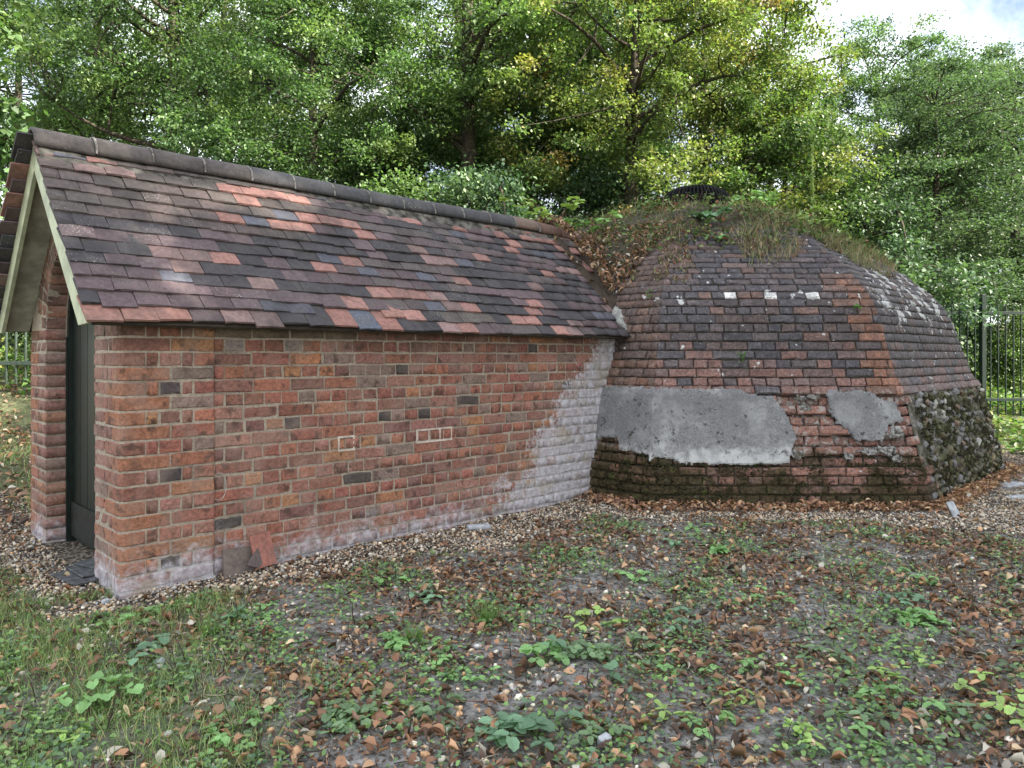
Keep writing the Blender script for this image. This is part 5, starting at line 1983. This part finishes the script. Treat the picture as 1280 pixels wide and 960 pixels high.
# a tuft of grass
def tuft(x, y, n, h, label):
    a = rng.uniform(0, 6.28, n)
    M = rotmats(a, rng.normal(-0.45, 0.22, n), rng.normal(0, 0.2, n), np.stack([np.full(n, 0.004), h * rng.uniform(0.5, 1.1, n), h * rng.uniform(0.6, 1.1, n)], -1))
    C = np.array([(0.13, 0.22, 0.055)]) * rng.uniform(0.7, 1.3, n)[:, None]
    P = np.stack([rng.normal(0, 0.02, n), rng.normal(0, 0.02, n), np.zeros(n)], -1)
    V, F, C = scatter(blade, bf, M, P, C)
    thing("grass_tuft", label, "grass tuft", (x, y, float(ground_h(x, y))), 0, None, mesh_np("grass_tuft", V, F, C), M_LEAF)
tuft(-0.11, 3.39, 90, 0.13, "spiky green grass tuft in the middle foreground")
tuft(-0.42, 3.15, 60, 0.10, "loose grass tuft beside a three leaved weed, left of the middle")
tuft(-1.35, 3.25, 70, 0.09, "low grass tuft in front of the brick corner pier")

# small ground plants nobody could count
acc = Acc()
for kd, nn, smin, smax in (("toothed", 95000, 0.008, 0.025), ("ovate", 60000, 0.009, 0.030)):
    for v, f in GL[kd][:2]:
        def dn(a, b):
            c = np.clip(0.15 + 0.9 * vnoise(a, b, 2.4, 1.0 if kd == "toothed" else 4.0), 0, 1)
            if kd == "ovate":
                c *= np.interp(a, [-1, 0.4, 1.2], [0.5, 0.4, 1.0]) * np.interp(b, [2, 3.6, 5], [1.0, 0.4, 0.1])
            else:
                c *= np.interp(a, [-2.2, -0.8, 1, 3], [1.0, 0.8, 0.6, 0.35])
            return c * (gravel_amt(a, b) < 0.5)
        x, y = sample(nn, -3.6, 4.4, 1.85, 5.6, dn)
        n = len(x)
        M = rotmats(rng.uniform(0, 6.28, n), rng.normal(0, 0.35, n), rng.normal(0, 0.3, n), rng.uniform(smin, smax, n))
        cc = np.array([(0.224, 0.374, 0.129), (0.299, 0.454, 0.149), (0.169, 0.265, 0.129), (0.149, 0.251, 0.149)])
        C = cc[rng.choice(4, n)] * rng.uniform(0.6, 1.2, n)[:, None]
        acc.add(*scatter(v, f, M, np.stack([x, y, ground_h(x, y) + rng.uniform(0.006, 0.03, n)], -1), C))
o = link("ground_ivy", acc.mesh("ground_ivy"), M_LEAF)
o["kind"] = "stuff"
o["label"] = "tiny green leaves of ground cover between the fallen leaves"
o["category"] = "ground cover"

# sunlit bramble cover on the bank behind the railings
acc = Acc()
for (x0, x1, y0, y1, nn, hh) in ((5.0, 13.5, 10.9, 15.5, 26000, 0.35), (-11.0, -3.0, 8.3, 13.0, 16000, 0.45), (5.2, 7.6, 8.6, 10.6, 2500, 0.10)):
    x = rng.uniform(x0, x1, nn)
    y = rng.uniform(y0, y1, nn)
    ok = (dome_dist(x, y) > 0.15) & (vnoise(x, y, 1.2, 2.0) > -0.55)
    x, y = x[ok], y[ok]
    n = len(x)
    z = ground_h(x, y) + hh * rng.random(n) ** 1.3 * np.clip(0.6 + 0.6 * vnoise(x, y, 1.7, 3.0), 0.15, 1.3)
    M = rotmats(rng.uniform(0, 6.28, n), rng.normal(0, 0.5, n), rng.normal(0, 0.5, n), rng.uniform(0.05, 0.10, n))
    cc = np.array([(0.10, 0.19, 0.045), (0.14, 0.23, 0.06), (0.07, 0.13, 0.04), (0.20, 0.22, 0.07)])
    C = cc[rng.choice(4, n)] * rng.uniform(0.7, 1.3, n)[:, None]
    acc.add(*scatter(LT, LF, M, np.stack([x, y, z], -1), C))
o = link("bramble_cover", acc.mesh("bramble_cover"), M_LEAF)
o["kind"] = "stuff"
o["label"] = "leafy bramble cover on the banks behind the railings"
o["category"] = "undergrowth"

# ------------------------------------------------------------------ dry growth on the dome
acc = Acc()
def on_dome(n, rmin, rmax, th0, th1):
    th = rng.uniform(R(th0), R(th1), n)
    rho = np.sqrt(rng.uniform(rmin ** 2, rmax ** 2, n))
    x, y = rho * np.cos(th), rho * np.sin(th)
    return x, y, dome_z(x, y)
x, y, z = on_dome(18000, 0.3, 2.15, 150, 380)
keep = (vnoise(x, y, 2.6, 1.0) + 0.6 * vnoise(x, y, 7, 2.0) > 0.02) & ~((np.hypot(x, y) > 1.75) & (np.abs(np.arctan2(y, x) + R(80)) < R(17)))
x, y, z = x[keep], y[keep], z[keep]
n = len(x)
h = rng.uniform(0.03, 0.12, n) + rng.uniform(0.05, 0.2, n) * (rng.random(n) < 0.12)
M = rotmats(rng.uniform(0, 6.28, n), rng.normal(-0.1, 0.6, n), rng.normal(0, 0.55, n), np.stack([rng.uniform(0.003, 0.006, n), h, h], -1))
dc = np.array([(0.42, 0.35, 0.22), (0.24, 0.17, 0.11), (0.16, 0.20, 0.08), (0.28, 0.13, 0.08), (0.11, 0.09, 0.06)])
C = dc[rng.choice(5, n, p=[0.18, 0.18, 0.36, 0.10, 0.18])] * rng.uniform(0.6, 1.3, n)[:, None]
acc.add(*scatter(blade, bf, M, np.stack([x, y, z + 0.02], -1), C))
# bits of moss, leaf and stem lying lower on the courses
x, y, z = on_dome(9000, 1.75, 2.62, 222, 330)
keep = (vnoise(x, y, 3.1, 3.0) + 0.5 * vnoise(x, y, 8, 1.0) - 1.6 * (np.hypot(x, y) - 1.98) + 0.5 * (x < -0.4) > 0.05)
x, y, z = x[keep], y[keep], z[keep]
n = len(x)
M = rotmats(rng.uniform(0, 6.28, n), rng.normal(0.5, 0.5, n), rng.normal(0, 0.6, n), np.stack([rng.uniform(0.010, 0.022, n), rng.uniform(0.02, 0.06, n), rng.uniform(0.02, 0.05, n)], -1))
C = dc[rng.choice(5, n, p=[0.14, 0.33, 0.16, 0.12, 0.25])] * rng.uniform(0.5, 1.2, n)[:, None]
acc.add(*scatter(blade, bf, M, np.stack([x, y, z + 0.004], -1), C))
# along the right hand arris and the skyline
x, y, z = on_dome(8000, 1.2, 2.4, 272, 372)
keep = vnoise(x, y, 2.2, 5.0) > -0.1
x, y, z = x[keep], y[keep], z[keep]
n = len(x)
h = rng.uniform(0.05, 0.17, n)
M = rotmats(rng.uniform(0, 6.28, n), rng.normal(0, 0.45, n), rng.normal(0, 0.45, n), np.stack([rng.uniform(0.003, 0.006, n), h, h], -1))
C = dc[rng.choice(5, n, p=[0.24, 0.12, 0.48, 0.08, 0.08])] * rng.uniform(0.7, 1.3, n)[:, None]
acc.add(*scatter(blade, bf, M, np.stack([x, y, z + 0.01], -1), C))
for q, (v, f) in enumerate(GL["toothed"][:2] + GL["ovate"][:2]):
    x, y, z = on_dome(3600, 0.35, 2.2, 165, 365)
    keep = (vnoise(x, y, 2.4, 6.0 + q) + 0.4 * vnoise(x, y, 6, q) > 0.25)
    x, y, z = x[keep], y[keep], z[keep]
    n = len(x)
    M = rotmats(rng.uniform(0, 6.28, n), rng.normal(0, 0.5, n), rng.normal(0, 0.5, n), rng.uniform(0.02, 0.055, n))
    cc = np.array([(0.13, 0.20, 0.07), (0.20, 0.25, 0.08), (0.085, 0.13, 0.06), (0.24, 0.10, 0.06)])
    C = cc[rng.choice(4, n, p=[0.4, 0.25, 0.25, 0.10])] * rng.uniform(0.6, 1.2, n)[:, None]
    acc.add(*scatter(v, f, M, np.stack([x, y, z + rng.uniform(0.03, 0.05, n) + 0.14 * rng.random(n) ** 3], -1), C))
o = link("dry_grass", acc.mesh("dry_grass"), M_LITTER)
o.location = (DCX, DCY, 0)
o["kind"] = "stuff"
o["label"] = "ragged straw and green weeds growing over the top of the dome"
o["category"] = "grass"

# leaves and stems caught between the roof and the dome
acc = Acc()
n = 3400
t = rng.uniform(4.05, 5.35, n)
s = rng.uniform(-0.6, 1.12, n)
lx, ly = t * DX + s * DY + OX - DCX, t * DY - s * DX + OY - DCY
zd = dome_z(lx, ly)
zr = np.where(t < 4.28 + 0.2 * (1 - np.abs(s)), EAVE_Z + (EAVE_S - np.abs(s)) * math.tan(ALPHA) + 0.03, -9)
z = np.maximum(zd, zr)
fill = 1.55 + 1.02 * np.clip((1.05 - s) / 0.95, 0, 1.0) - 0.25 * (t - 4.3)
z = np.where(t > 4.22, np.maximum(z, np.minimum(fill, z + 0.28)), z) + rng.uniform(0, 0.05, n)
keep = (t > 4.12 + rng.random(n) * 0.22) & (s < 0.86)
lx, ly, z = lx[keep], ly[keep], z[keep]
n = len(lx)
M = rotmats(rng.uniform(0, 6.28, n), rng.normal(0.3, 0.6, n), rng.normal(0, 0.6, n), rng.uniform(0.03, 0.075, n))
C = bcol[rng.choice(7, n, p=[0.22, 0.20, 0.14, 0.16, 0.06, 0.12, 0.10])] * rng.uniform(0.4, 1.2, n)[:, None]
acc.add(*scatter(*CL[2], M, np.stack([lx, ly, z], -1), C))
o = link("leaf_drift", acc.mesh("leaf_drift"), M_LITTER)
o.location = (DCX, DCY, 0)
o["kind"] = "stuff"
o["label"] = "brown leaf drift caught in the valley between tiled roof and dome"
o["category"] = "fallen leaves"
# the earth it lies on
V, F = [], []
tg = np.linspace(4.12, 5.5, 14)
sgd = np.linspace(-0.9, 0.98, 16)
for tt in tg:
    for ss in sgd:
        lx, ly = tt * DX + ss * DY + OX - DCX, tt * DY - ss * DX + OY - DCY
        zd = float(dome_z(lx, ly))
        top_ = 1.50 + 1.0 * min(1.0, max(0.0, (1.0 - abs(ss)) / 0.95)) - 0.28 * (tt - 4.2)
        z = max(zd - 0.05, min(top_, zd + 0.9)) + 0.02 * float(vnoise(lx, ly, 6.0)) 
        if tt < 4.2 or abs(ss) > 0.93:
            z -= 0.25
        V.append((lx, ly, z))
for a in range(len(tg) - 1):
    for b in range(len(sgd) - 1):
        q = a * len(sgd) + b
        F.append((q, q + 1, q + len(sgd) + 1, q + len(sgd)))
me = mesh_np("valley_fill", np.array(V), np.array(F), np.tile(np.array([[0.058, 0.044, 0.033]]), (len(V), 1)), True)
link("valley_fill", me, M_SOILCAP, DR_)

# brambles and weeds on the dome
def bramble(x, y, label, n_stem, length, nleaf, hue, leaf=0.07, lift=0.02, az=None, name="bramble", up=0.35):
    """x,y from the dome's middle"""
    z = float(dome_z(x, y)) + lift
    o = thing(name, label, "bramble" if name == "bramble" else "weed", (DCX + x, DCY + y, z))
    acc = Acc()
    for k in range(n_stem):
        a = rw.uniform(0, 6.28) if az is None else az + rw.uniform(-0.7, 0.7)
        L = length * rw.uniform(0.6, 1.2)
        pts = []
        for f in np.linspace(0, 1, 6):
            px, py = math.cos(a) * L * f, math.sin(a) * L * f
            pz = up * L * math.sin(f * 2.4) 
            gz = float(dome_z(x + px, y + py)) + 0.02 - z
            pts.append((px, py, max(pz, gz)))
        acc.add(*tube_np(pts, np.linspace(0.005, 0.002, 6), 4), (0.14, 0.09, 0.06))
        for q in range(nleaf):
            f = rw.uniform(0.2, 1.0)
            p = [float(np.interp(f, np.linspace(0, 1, 6), [v[j] for v in pts])) for j in range(3)]
            az2 = rw.uniform(0, 6.28)
            c0 = wcol[hue]
            ff = rw.uniform(0.7, 1.25)
            for b in range(3):
                lf = link("leaf", rw.choice(GLM["toothed"]), None, o)
                lf.location = p
                lf.rotation_euler = (rw.uniform(-0.5, 0.4), rw.uniform(-0.4, 0.4), az2 + b * 2.1)
                s_ = leaf * rw.uniform(0.7, 1.2)
                lf.scale = (s_, s_, s_)
                lf.color = (c0[0] * ff, c0[1] * ff, c0[2] * ff, 1)
    link("stem", acc.mesh("stem"), M_TWIG, o)
    return o
bramble(0.05, -1.62, "blue green bramble spray on the dome below the vent", 3, 0.30, 3, "blue", 0.10)
bramble(0.02, -2.03, "small green sprig between bricks below the bramble spray", 3, 0.10, 2, "fresh", 0.05)
bramble(-1.55, -0.75, "light green bramble arching over the end of the ridge tiles", 6, 0.65, 4, "lime", 0.085, 0.15, None, "bramble", 0.55)
bramble(-1.15, -1.05, "green bramble on the left shoulder of the dome", 5, 0.50, 3, "fresh", 0.085, 0.05, None, "bramble", 0.5)
bramble(-1.55, -1.35, "small leafy bramble in the valley above the lead flashing", 3, 0.25, 2, "lime", 0.06, 0.05)
bramble(1.35, -1.05, "leafy weeds on the right shoulder of the dome", 5, 0.40, 3, "lime", 0.08, 0.04, None, "bramble", 0.5)
bramble(0.85, -0.85, "green weeds on the crown right of the vent", 6, 0.40, 3, "fresh", 0.08, 0.04, None, "bramble", 0.6)
bramble(0.60, -1.45, "dead looking low sprig on the upper front of the dome", 3, 0.18, 2, "dull", 0.05)
bramble(-0.35, -0.75, "dull green weeds in front of the vent cowl", 4, 0.25, 3, "dull", 0.06, 0.03)
# weeds rooted in joints of the front face
for (xx, zz, lb) in ((-0.11, 1.19, "small fern like weed in a joint at the middle of the dome"), (0.93, 1.64, "small green sprig in a joint near the dome's right corner"), (-0.85, 1.75, "tiny weed in a joint at the upper left of the dome")):
    r_ = float(np.interp(zz, PROF_Z, PROF_R))
    o = thing("wall_weed", lb, "weed", (DCX + xx, DCY - r_ - 0.005, zz))
    for k in range(9):
        lf = link("leaf", rw.choice(GLM["ovate"]), None, o)
        lf.location = (rw.uniform(-0.02, 0.02), -0.012 - 0.01 * rw.random(), rw.uniform(-0.02, 0.05))
        lf.rotation_euler = (rw.uniform(-0.3, 0.9), rw.uniform(-0.6, 0.6), math.pi + rw.uniform(-1.2, 1.2))
        s_ = rw.uniform(0.03, 0.05)
        lf.scale = (s_, s_, s_)
        lf.color = (0.12, 0.27, 0.06, 1)
# tall seed spike on the right shoulder
o = thing("mullein_stalk", "tall pale green flower spike standing on the dome's right shoulder", "weed", (DCX + 1.35, DCY - 0.75, float(dome_z(1.35, -0.75))))
V, F = tube_np([(0, 0, -0.05), (0.01, 0, 0.35), (0.0, 0, 0.78), (0.015, 0, 1.0)], [0.011, 0.010, 0.007, 0.002], 6)
link("stem", mesh_np("stem", V, F, np.tile(np.array([[0.20, 0.26, 0.10]]), (len(V), 1)), True), M_TWIG, o)
n = 170
zz = rng.uniform(0.25, 0.98, n)
M = rotmats(rng.uniform(0, 6.28, n), rng.normal(0.7, 0.3, n), rng.normal(0, 0.3, n), rng.uniform(0.03, 0.05, n) * (1.15 - 0.5 * zz))
V, F, C = scatter(LT, LF, M, np.stack([rng.normal(0, 0.006, n), rng.normal(0, 0.006, n), zz], -1), np.array([(0.21, 0.28, 0.10)]) * rng.uniform(0.7, 1.2, n)[:, None])
link("seed_pods", mesh_np("seed_pods", V, F, C), M_LEAF, o)

# ------------------------------------------------------------------ loose things on the ground
def at_pass(t, s, z):
    return (OX + t * DX + s * DY, OY + t * DY - s * DX, z)
def loose_tile(label, t, s, z, lx, lz, lean, yaw, roll, col, name="roof_tile", seed=0, poly=None):
    th = 0.013
    r = random.Random(seed)
    poly = poly or [(-lx / 2, 0), (lx / 2, 0.0), (lx / 2, lz), (-lx / 2, lz)]
    V = [(x + r.uniform(-0.003, 0.003), 0, zz + r.uniform(-0.003, 0.003)) for x, zz in poly]
    V = V + [(x, th, zz) for x, _, zz in V]
    m = len(poly)
    F = [tuple(range(m)), tuple(range(2 * m - 1, m - 1, -1))] + [(k, (k + 1) % m, m + (k + 1) % m, m + k) for k in range(m)]
    me = mesh_py("loose_tile", V, F)
    o = thing(name, label, "roof tile", at_pass(t, s, z), 0, None, me, M_TILE)
    o.rotation_euler = Euler((-lean, roll, PANG + yaw), 'XYZ')
    o.color = (col[0], col[1], col[2], 1)
    return o
loose_tile("red clay roof tile leaning upright against the foot of the wall", 0.745, 1.045, 0.03, 0.125, 0.185, 0.28, 0.10, -0.10, (0.36, 0.15, 0.115), seed=1)
loose_tile("wide grey brown roof tile leaning beside the red one", 0.60, 1.03, -0.02, 0.20, 0.175, 0.30, 0.05, 0.10, (0.17, 0.135, 0.118), seed=2)
loose_tile("small dark broken tile piece between the two leaning tiles", 0.665, 1.062, 0.035, 0.09, 0.10, 0.35, 0.1, 0.0, (0.13, 0.10, 0.095), seed=3, poly=[(-0.045, 0.03), (0.02, 0.0), (0.05, 0.02), (0.045, 0.11)])
# wire loop on the pier
pts = [(0.505 + 0.045 * math.sin(a) , -(HALF + 0.006 + 0.004 * math.cos(a * 2)), 0.50 + 0.075 * math.cos(a)) for a in np.linspace(-0.4, 3.6, 16)]
V, F = tube_np(pts, [0.0024] * 16, 6)
o = thing("wire_loop", "pale curl of wire sticking out beside the brick pier", "wire", (OX, OY, 0), PANG, None, mesh_np("wire_loop", V, F, None, True), M_WIRE)
# slates by the doorstep
for k, (t, s, z, lx, ly, yaw, lb) in enumerate(((-0.03, 0.45, 0.012, 0.30, 0.22, 0.15, "lowest dark slate slab at the doorstep"), (0.02, 0.40, 0.028, 0.28, 0.17, 0.05, "middle dark slate slab of the doorstep pile"), (0.05, 0.37, 0.044, 0.26, 0.12, 0.22, "topmost dark slate slab against the door"))):
    me = bevel_box("slate_slab", ly, lx, 0.014, 0.003, 1, 0.008, k)
    o = thing("slate_slab", lb, "slate", at_pass(t, s, z), PANG + yaw, None, me, M_SLATE)
# white stones
def white_piece(name, label, x, y, lx, ly, lz, rz, seed, tilt=0.0):
    me = bevel_box(name, lx, ly, lz, min(lx, ly, lz) * 0.25, 1, min(lx, ly) * 0.12, seed)
    o = thing(name, label, "stone", (x, y, float(ground_h(x, y)) + lz * 0.4), rz, None, me, M_WHITE)
    o.rotation_euler.x = tilt
white_piece("white_stone", "flat pale brick shaped stone lying on the gravel below the wall", -0.235, 5.20, 0.16, 0.07, 0.035, 0.2, 1)
white_piece("white_shard", "pale blue white shard standing in the gravel at the dome's right corner", 3.36, 5.60, 0.08, 0.02, 0.13, 0.5, 2, -0.5)
white_piece("white_slab", "flat white slab on the gravel at the right edge", 4.72, 6.95, 0.22, 0.12, 0.03, 0.3, 3)
white_piece("white_slab", "second flat white slab nearer on the gravel at the right edge", 4.35, 6.35, 0.18, 0.06, 0.03, 0.2, 4)
white_piece("white_pebble", "small white stone beside the dark green clump at lower left", -1.40, 2.93, 0.035, 0.03, 0.03, 0.2, 5)
white_piece("white_pebble", "small white stone near the bottom edge, right of the middle", 0.29, 2.32, 0.05, 0.03, 0.03, 0.8, 6)
white_piece("white_pebble", "white flint against the foot of the brick corner pier", -2.02, 3.66, 0.035, 0.028, 0.03, 0.8, 7)

V, F = tube_np([(0, 0, -0.2), (0, 0, 1.5), (0, 0, 2.80)], [0.012, 0.012, 0.010], 6)
thing("metal_rod", "thin grey metal rod standing up behind the roof ridge, left part", "rod", (-3.2, 8.0, float(ground_h(-3.2, 8.0))), 0, None, mesh_np("metal_rod", V, F, None, True), simple("grey_metal", (0.3, 0.31, 0.31), 0.5, 20, 0.2, 0.0, 0.5))
